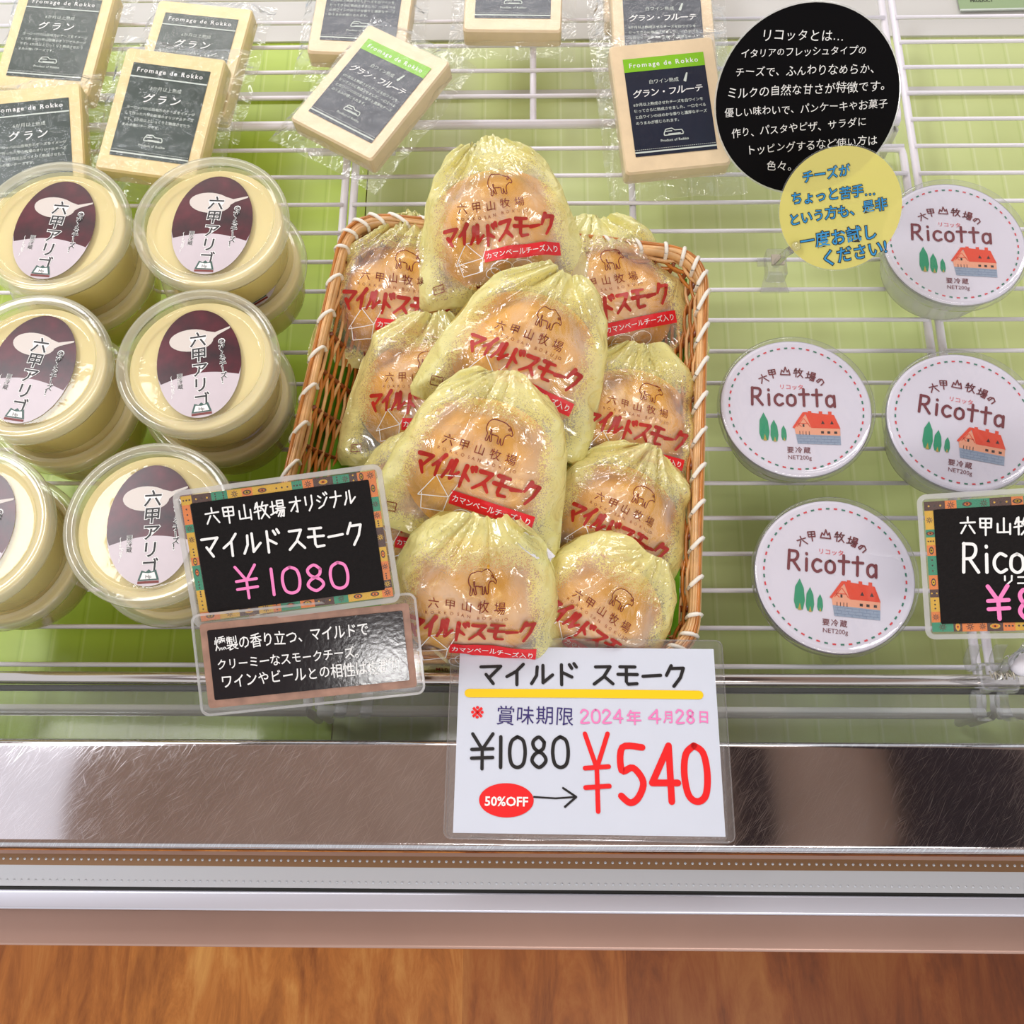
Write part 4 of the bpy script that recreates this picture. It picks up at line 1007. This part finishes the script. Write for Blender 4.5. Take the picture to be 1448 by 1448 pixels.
    for p, q in (((.003, .0118), (.0072, .0178)), ((.0116, .0118), (.0075, .0178)), ((.004, .0142), (.0106, .0142)), ((.006, .0118), (.0035, .0142))):
        b.stroke([(hx+p[0], hy+p[1]), (hx+q[0], hy+q[1])], 0.0005, z+0.00012, p_roof, cap=False)
    b.text('要冷蔵', 0.0005, -0.0300, 0.0046, ink_maroon, z, align='C', off=0.01, sp=1.15)
    b.text('NET200g', 0.0005, -0.0350, 0.0040, ink_maroon, z, align='C')
    P['printing'] = b
    return P
_cm = None
for (px, py), rot, lab in (
  ((1351, 341), -2, 'round ricotta cup with red house lid, beside the yellow disc sign'),
  ((1127, 574), 0, 'round ricotta cup with red house lid, nearest to the right rim of the basket'),
  ((1364, 594), -10, 'round ricotta cup with tilted red house lid, just above the ricotta price card'),
  ((1182, 812), -4, 'round ricotta cup with red house lid, frontmost and left of the ricotta price card')):
    c = U(px, py, 0.042)
    t = thing('ricotta_cup', lab, 'cheese cup', 'ricotta cups on the rack', mw=Matrix.Translation((c.x, c.y, 0.0))@Matrix.Rotation(R(rot-2), 4, 'Z'))
    if _cm is None:
        P = cup_meshes(); _cm = {}
        for k in ('cup_body', 'ricotta', 'lid_film', 'overcap', 'pull_tab'): _cm[k] = P[k].build(k, t, k != 'pull_tab')
        o = P['printing'].build('printing', _cm['lid_film']); o.location = (0, 0, 0.0399); _cm = {**{k: v.data for k, v in _cm.items()}, 'printing': o.data}
    else:
        for k in ('cup_body', 'ricotta', 'lid_film', 'overcap', 'pull_tab'):
            q = obj(k, _cm[k], t)
            if k == 'lid_film': o = obj('printing', _cm['printing'], q); o.location = (0, 0, 0.0399)

# ------------------------------------------------------------------ cards and signs
def border_pattern(mb, w_, h_, iw, ih, z, seed):
    """patchwork print round a black panel: squares, dots, suns and petals"""
    rs = random.Random(seed); pal = [pat_orange, pat_yellow, pat_green, pat_brown, pat_yellow, pat_orange, pat_green]
    bx, by = (w_-iw)/2, (h_-ih)/2
    cells = []
    def run(x0, y0, x1, y1, horiz):
        L_ = (x1-x0) if horiz else (y1-y0); p = 0.0; k = rs.randrange(7)
        while p < L_-1e-6:
            q = min(L_, p+rs.choice([0.0045, 0.006, 0.008, 0.011]))
            if L_-q < 0.002: q = L_
            c = (x0+p, y0, x0+q, y1) if horiz else (x0, y0+p, x1, y0+q)
            cells.append((c, pal[k % 7])); k += rs.choice([1, 2, 3]); p = q
    run(-w_/2, h_/2-by, w_/2, h_/2, True); run(-w_/2, -h_/2, w_/2, -h_/2+by, True)
    run(-w_/2, -h_/2+by, -w_/2+bx, h_/2-by, False); run(w_/2-bx, -h_/2+by, w_/2, h_/2-by, False)
    for (x0, y0, x1, y1), m in cells:
        mb.rect(x0, y0, x1, y1, z, m); cx, cy = (x0+x1)/2, (y0+y1)/2; ww, hh = x1-x0, y1-y0; r = min(ww, hh)*0.38; k = rs.random()
        dark = pat_yellow if m is pat_brown else pat_brown
        if k < 0.35:
            for q in (-1, 0, 1):
                mb.disc(cx+(q*ww*0.28 if ww > hh else 0), cy+(q*hh*0.28 if hh >= ww else 0), r*.28, r*.28, z+0.00006, dark if q else ink_black, 8)
        elif k < 0.7:
            for a in range(8): mb.stroke([(cx+r*.25*math.cos(a*PI/4), cy+r*.25*math.sin(a*PI/4)), (cx+r*math.cos(a*PI/4), cy+r*math.sin(a*PI/4))], r*.22, z+0.00006, dark, cap=False)
        else:
            mb.disc(cx, cy, r*1.3 if ww > hh else r*.7, r*.7 if ww > hh else r*1.3, z+0.00006, dark, 12); mb.disc(cx, cy, r*.8 if ww > hh else r*.45, r*.45 if ww > hh else r*.8, z+0.0001, pat_orange if m is not pat_orange else pat_yellow, 12); mb.disc(cx, cy, r*.25, r*.25, z+0.00014, ink_black, 8)
def laminate(t, w_, h_, r, cx=0, cy=0, rim=0.0022, z=-0.0006, th=0.0013, em=None):
    mb = MB(); mb.prism([(x+cx, y+cy) for x, y in rrect(w_, h_, r)], z, z+th*0.5, lamin)
    mb.build('laminate', t)
    a = rrect(w_, h_, r); b = rrect(w_-rim*2, h_-rim*2, max(0.001, r-rim)); n = len(a); mb = MB()
    vs = [(x+cx, y+cy, z) for x, y in a]+[(x+cx, y+cy, z+th) for x, y in a]+[(x+cx, y+cy, z+th) for x, y in b]+[(x+cx, y+cy, z) for x, y in b]
    fs = []
    for i in range(n):
        j = (i+1) % n
        for q in range(4): p2 = (q+1) % 4; fs.append((q*n+i, q*n+j, p2*n+j, p2*n+i))
    mb.add(vs, fs, em or lam_rim); mb.build('laminate_edge', t)

# big white price card lying against the rail
mw = frame(scaled((0.0308, 0.0713, 0.0608), 1.0), (1.0, -0.0083, 0.0045), (-0.0038, 0.0777, 0.997)); P = Plane(mw)
t = thing('price_card', 'large white laminated price card with 50%OFF lying on the steel ledge', 'price card', mw=mw)
laminate(t, 0.1585, 0.1135, 0.004, 0.0, 0.001, rim=0.0006, em=acrylic)
mb = MB(); mb.rect(-0.074, -0.0525, 0.074, 0.0525, 0.0, paper); mb.rect(-0.074, -0.0525, 0.074, 0.0525, -0.0003, paper); mb.build('card', t)
C = lambda x, y: (600+x/3.017, 720+y/3.017)
mb = MB(); z = 0.0003
sline(mb, P, 'マイルド', C(230, 752), C(665, 752), 0.0128, 0.0019, ink_black, z)
sline(mb, P, 'スモーク', C(715, 752), C(1125, 757), 0.0128, 0.0019, ink_black, z)
a, b = P(*C(190, 785)), P(*C(1172, 793)); mb.stroke([a, ((a[0]+b[0])/2, (a[1]+b[1])/2+0.0003), b], 0.0050, z, ink_yellow)
tline(mb, P, '※', C(196, 862), C(292, 864), ink_red, z, off=0.012, jit=0)
tline(mb, P, '賞味期限', C(305, 878), C(640, 884), ink_violet, z, jit=0.05, ysc=1.05)
sline(mb, P, '2024', C(662, 912), C(850, 912), 0.0075, 0.0011, ink_pink, z)
tline(mb, P, '年', C(862, 886), C(926, 888), ink_pink, z, off=0.018)
sline(mb, P, '4', C(950, 912), C(1012, 914), 0.0075, 0.0011, ink_pink, z)
tline(mb, P, '月', C(1018, 886), C(1066, 888), ink_pink, z, off=0.018, ysc=1.2)
sline(mb, P, '28', C(1070, 912), C(1158, 914), 0.0075, 0.0011, ink_pink, z)
tline(mb, P, '日', C(1165, 886), C(1218, 888), ink_pink, z, off=0.018, ysc=1.1)
sline(mb, P, '¥', C(190, 1108), C(302, 1108), 0.0195, 0.0019, ink_black, z)
sline(mb, P, '1080', C(300, 1102), C(628, 1102), 0.0170, 0.0020, ink_black, z, wds={'1': .55})
sline(mb, P, '¥', C(678, 1290), C(805, 1290), 0.0425, 0.0026, ink_red, z)
sline(mb, P, '540', C(822, 1248), C(1235, 1248), 0.0305, 0.0037, ink_red, z)
c = P(*C(350, 1242)); mb.disc(c[0], c[1], 0.0151, 0.0092, z, ink_red, 40)
mb.text('50%OFF', c[0], c[1]-0.0004, 0.0070, ink_white, z+0.0002, align='C', off=0.025)
pts = [P(*C(*q)) for q in ((468, 1228), (560, 1234), (645, 1228))]; mb.stroke(pts, 0.0010, z, ink_black)
mb.stroke([P(*C(*q)) for q in ((592, 1190), (648, 1228), (600, 1270))], 0.0012, z, ink_black)
mb.build('lettering', t)

# chalkboard card on a clip
def chalk_card(label, mw, outer, prt, blk, blkc, seed):
    t = thing('chalkboard_card', label, 'price card', mw=mw)
    laminate(t, outer[0], outer[1], 0.005, prt[2], prt[3], rim=0.0028, th=0.0020)
    mb = MB(); mb.T = lambda x, y, z: (x+prt[2], y+prt[3], z)
    mb.rect(-prt[0]/2, -prt[1]/2, prt[0]/2, prt[1]/2, -0.0002, pat_brown); border_pattern(mb, prt[0], prt[1], blk[0], blk[1]*0.98, 0.0003, seed); mb.build('patterned_border', t)
    mb = MB(); mb.prism(rrect(blk[0], blk[1], 0.0008, 2), 0.0, 0.0007, chalk); mb.build('black_panel', t)
    return t
k = 1.06
mw = frame(scaled((-0.1277, 0.159, 0.141), k), (0.991, 0.123, 0.0521), (0.0052, -0.4252, 0.9051)); P = Plane(mw)
t = chalk_card('chalkboard price card with patterned border, standing in front of the basket left corner', mw, (0.1165, 0.0775), (0.1085, 0.0705, -0.0005, 0.0002), (0.0995, 0.0617), None, 3)
LEFT_CARD = mw
C = lambda x, y: (230+x/3.017, 620+y/3.017)
mb = MB(); z = 0.0011
sline(mb, P, '六甲山牧場', C(185, 368), C(532, 328), 0.0090, 0.0009, ink_white, z)
sline(mb, P, 'オリジナル', C(545, 320), C(832, 280), 0.0088, 0.0009, ink_white, z)
sline(mb, P, 'マイルド', C(170, 515), C(520, 482), 0.0128, 0.0014, ink_white, z)
sline(mb, P, 'スモーク', C(538, 480), C(868, 447), 0.0128, 0.0014, ink_white, z)
sline(mb, P, '¥', C(318, 685), C(425, 672), 0.0180, 0.0016, ink_pink, z)
sline(mb, P, '1080', C(450, 668), C(812, 632), 0.0145, 0.0017, ink_pink, z, wds={'1': .55})
mb.build('lettering', t)

mw = frame(scaled((-0.1207, 0.109, 0.1053), 1.035), (0.9942, 0.1075, -0.0048), (0.0441, -0.3662, 0.9295)); P = Plane(mw)
t = thing('note_card', 'small glossy black note card on wood print hanging below the chalkboard price card', 'note card', mw=mw)
laminate(t, 0.1255, 0.0575, 0.005, 0.0, 0.0005, rim=0.0013)
mb = MB(); mb.prism([(x, y-0.0002) for x, y in rrect(0.1165, 0.0475, 0.002, 3)], -0.0001, 0.0003, walnut); mb.build('wood_print', t)
mb = MB(); mb.prism(rrect(0.1087, 0.0392, 0.0008, 2), 0.0, 0.0007, chalk_gloss); mb.build('black_panel', t)
mb = MB(); z = 0.0011
tline(mb, P, '燻製の香り立つ、マイルドで', C(222, 878), C(880, 808), ink_white, z, jit=0.07, ysc=1.25, off=0.008)
tline(mb, P, 'クリーミーなスモークチーズ。', C(232, 965), C(865, 905), ink_white, z, jit=0.07, ysc=1.15, off=0.008)
tline(mb, P, 'ワインやビールとの相性は抜群!!', C(250, 1038), C(1005, 962), ink_white, z, jit=0.07, ysc=1.2, off=0.008)
mb.build('lettering', t)

# ricotta price card at the right edge
kz = 0.105
d0 = U(1449, 802, kz); cc = Vector(CAM)
mwr = frame(d0, (1, 0.005, 0), ((cc-d0).normalized()+Vector((-0.12, 0, 0.55))).normalized())
P = Plane(mwr)
a, b = P(1319.5, 721), P(1319.5, 882.5); bh = a[1]-b[1]; bw = bh*1.63
# shift the panel so that its left edge falls where the photo shows it
mwr = mwr@Matrix.Translation((a[0]+bw/2, (a[1]+b[1])/2, 0)); P = Plane(mwr)
g = bh/0.0617
t = chalk_card('chalkboard ricotta price card cut by the right edge, clipped to the rail', mwr, (0.1165*g, 0.0785*g), (0.1095*g, 0.0705*g, 0.0, 0.0002), (bw, bh), None, 11)
C = lambda x, y: (968+x/3.017, 580+y/3.017)
mb = MB(); z = 0.0011
sline(mb, P, '六甲山牧場', C(1170, 530), C(1560, 533), 0.0092*g, 0.0010, ink_white, z)
sline(mb, P, 'Ricotta', C(1180, 692), C(1680, 695), 0.0155*g, 0.0017, ink_white, z, wds={'R': 1.25, 'i': .6})
sline(mb, P, 'リコッタ', C(1350, 742), C(1600, 745), 0.0046*g, 0.0009, ink_white, z)
sline(mb, P, '¥', C(1290, 892), C(1398, 890), 0.0172*g, 0.0022, ink_pink, z)
sline(mb, P, '810', C(1420, 888), C(1640, 888), 0.0150*g, 0.0022, ink_pink, z)
mb.build('lettering', t)

# round black sign and the translucent yellow disc
def facing(px, py, z, roll=0.0):
    p = U(px, py, z); n = (Vector(CAM)-p).normalized(); m = frame(p, Vector(RT), n)
    return m@Matrix.Rotation(roll, 4, 'Z'), (p-Vector(CAM)).dot(Vector(FW))/F
mw, s = facing(1139, 142, 0.088); P = Plane(mw); r = 124.5*s*1.01
t = thing('round_sign', 'round black sign with white handwriting behind the yellow disc', 'sign', mw=mw)
mb = MB(); mb.prism([(r*1.012*math.cos(2*PI*k/72), r*1.012*math.sin(2*PI*k/72)) for k in range(72)], -0.0012, 0.0, lam_rim, 0.0004); mb.build('laminate', t)
mb = MB(); mb.prism([(r*0.992*math.cos(2*PI*k/72), r*0.992*math.sin(2*PI*k/72)) for k in range(72)], 0.0001, 0.0006, matt_black); mb.build('black_disc', t)
C = lambda x, y: (800+x/3.017, y/3.017)
mb = MB(); z = 0.0010
for st, a, b in (('リコッタとは…', (835, 148), (1192, 152)), ('イタリアのフレッシュタイプの', (748, 228), (1285, 212)), ('チーズで、ふんわりなめらか、', (722, 308), (1345, 290)),
                 ('ミルクの自然な甘さが特徴です。', (688, 398), (1392, 362)), ('優しい味わいで、パンケーキやお菓子', (678, 482), (1375, 440)), ('作り、パスタやピザ、サラダに', (708, 568), (1285, 518)),
                 ('トッピングするなど使い方は', (770, 640), (1330, 595)), ('色々。', (855, 706), (992, 705))):
    tline(mb, P, st, C(*a), C(*b), ink_white, z, jit=0.09, ysc=1.02, off=0.0)
mb.build('lettering', t)
mw, s = facing(1187.3, 295, 0.104); P = Plane(mw); r = 83.5*s
t = thing('disc_sign', 'translucent yellow disc sign with blue handwriting overlapping the round black sign', 'sign', mw=mw)
mb = MB(); mb.prism([(r*1.015*math.cos(2*PI*k/64), r*1.03*math.sin(2*PI*k/64)) for k in range(64)], -0.0012, -0.0001, lamin, 0.0004); mb.build('laminate', t)
mb = MB(); mb.disc(0, 0, r*0.99, r*1.005, 0.0001, yel_disc, 64); mb.build('yellow_disc', t)
mb = MB(); z = 0.0006
for st, a, b in (('チーズが', (1008, 760), (1215, 720)), ('ちょっと苦手…', (960, 848), (1325, 808)), ('という方も、是非', (950, 938), (1372, 868)), ('一度お試し', (998, 1035), (1330, 985)), ('ください!', (1090, 1105), (1372, 1050))):
    tline(mb, P, st, C(*a), C(*b), ink_cyan, z, jit=0.07, ysc=1.1, off=0.008, outline=(ink_black, 0.055))
mb.build('lettering', t)

# ------------------------------------------------------------------ clear clips
def clip(label, base_pt, top_pt, rail=True):
    """clear sign clip: two curved jaws on the rail, a spring, an arm with a ball joint up to the sign"""
    b = Vector(base_pt); tpt = Vector(top_pt)
    t = thing('sign_clip', label, 'clip', 'clear sign clips', loc=b); d = tpt-b
    if rail:
        for nm, sg, ln in (('jaw', 1, 0.016), ('jaw', -1, 0.020)):
            mb = MB(); pr = []
            for q in np.linspace(0, 1, 9):
                pr.append((sg*(0.0055+0.004*q)+0.003*math.sin(q*PI)*sg, -0.006-0.012*q if sg < 0 else 0.004+0.010*(1-q)))
            path = [(0, sg*0.0065, 0.010), (0, sg*0.0085, 0.004), (0, sg*0.0060, -0.001), (0, sg*0.0065, -0.005), (0, sg*0.0120, -0.0075), (0, sg*ln, -0.004), (0, sg*(ln+0.004), 0.003)]
            path = smooth(path, 4)
            for dx in (-0.011, 0.004):
                vs = []; w_ = 0.007
                for x, y, z in path:
                    vs += [(dx, y, z-0.0013), (dx+w_, y, z-0.0013), (dx+w_, y, z+0.0013), (dx, y, z+0.0013)]
                fs = [(4*i+q, 4*i+(q+1) % 4, 4*i+4+(q+1) % 4, 4*i+4+q) for i in range(len(path)-1) for q in range(4)]
                mb.add(vs, fs, acrylic)
            mb.build(nm, t)
        mb = MB(); mb.prism(rrect(0.022, 0.016, 0.003, 3), 0.006, 0.012, acrylic, 0.001); mb.build('body', t)
        mb = MB(); mb.tube([(-0.007+i*0.0008, 0.0022*math.cos(i*2.4), 0.015+0.0022*math.sin(i*2.4)) for i in range(18)], 0.0006, spring_m, 6); mb.build('spring', t, True)
    else:
        mb = MB(); mb.prism([(-.006, -.001), (.006, -.001), (.010, -.018), (-.011, -.018)][::-1], 0.0, 0.0025, acrylic, 0.0006); mb.build('foot', t)
        mb = MB(); mb.prism(rrect(0.014, 0.022, 0.002, 3), 0.0025, 0.014, acrylic, 0.001); mb.build('body', t)
        mb = MB(); mb.box(-0.0045, -0.004, 0.0145, 0.0045, 0.004, 0.0165, spring_m); mb.build('spring', t)
        mb = MB(); mb.prism([(-.012, .002), (-.006, .002), (-.006, .008), (-.012, .008)], 0.003, 0.006, acrylic, 0.0006); mb.build('jaw', t)
    mb = MB(); mb.tube([(0, 0, 0.010), (d.x*0.5, d.y*0.5+0.002, d.z*0.55), tuple(d)], 0.0028, acrylic, 10); mb.build('arm', t, True)
    return t
c1 = mwr@Vector((-0.020, -0.043*g, -0.003))
pr = U(1402, 950, 0.052)
cl = clip('clear clip gripping the rail below the ricotta price card', (pr.x, yr, 0.05), (pr.x+0.004, c1.y, c1.z))
mb = MB(); mb.lathe([(0.0002, 0.007), (0.004, 0.0062), (0.0068, 0.003), (0.0074, 0.0), (0.0066, -0.004), (0.0002, -0.007)], knob_m, 24)
kp = U(1446, 938, 0.068); mb.build('knob', cl, True).location = Vector(kp)-Vector((pr.x, yr, 0.05))
lc = LEFT_CARD@Vector((0.02, -0.036, -0.006))
pl = U(500, 968, 0.05)
clip('clear clip gripping the rail behind the black note card', (pl.x, yr, 0.05), tuple(lc))
pc = U(1098, 372, 0.012); tp = U(1130, 340, 0.094)
clip('clear clip on the wires holding the two round signs', (pc.x, pc.y, 0.0005), (tp.x, tp.y, tp.z-0.006), rail=False)
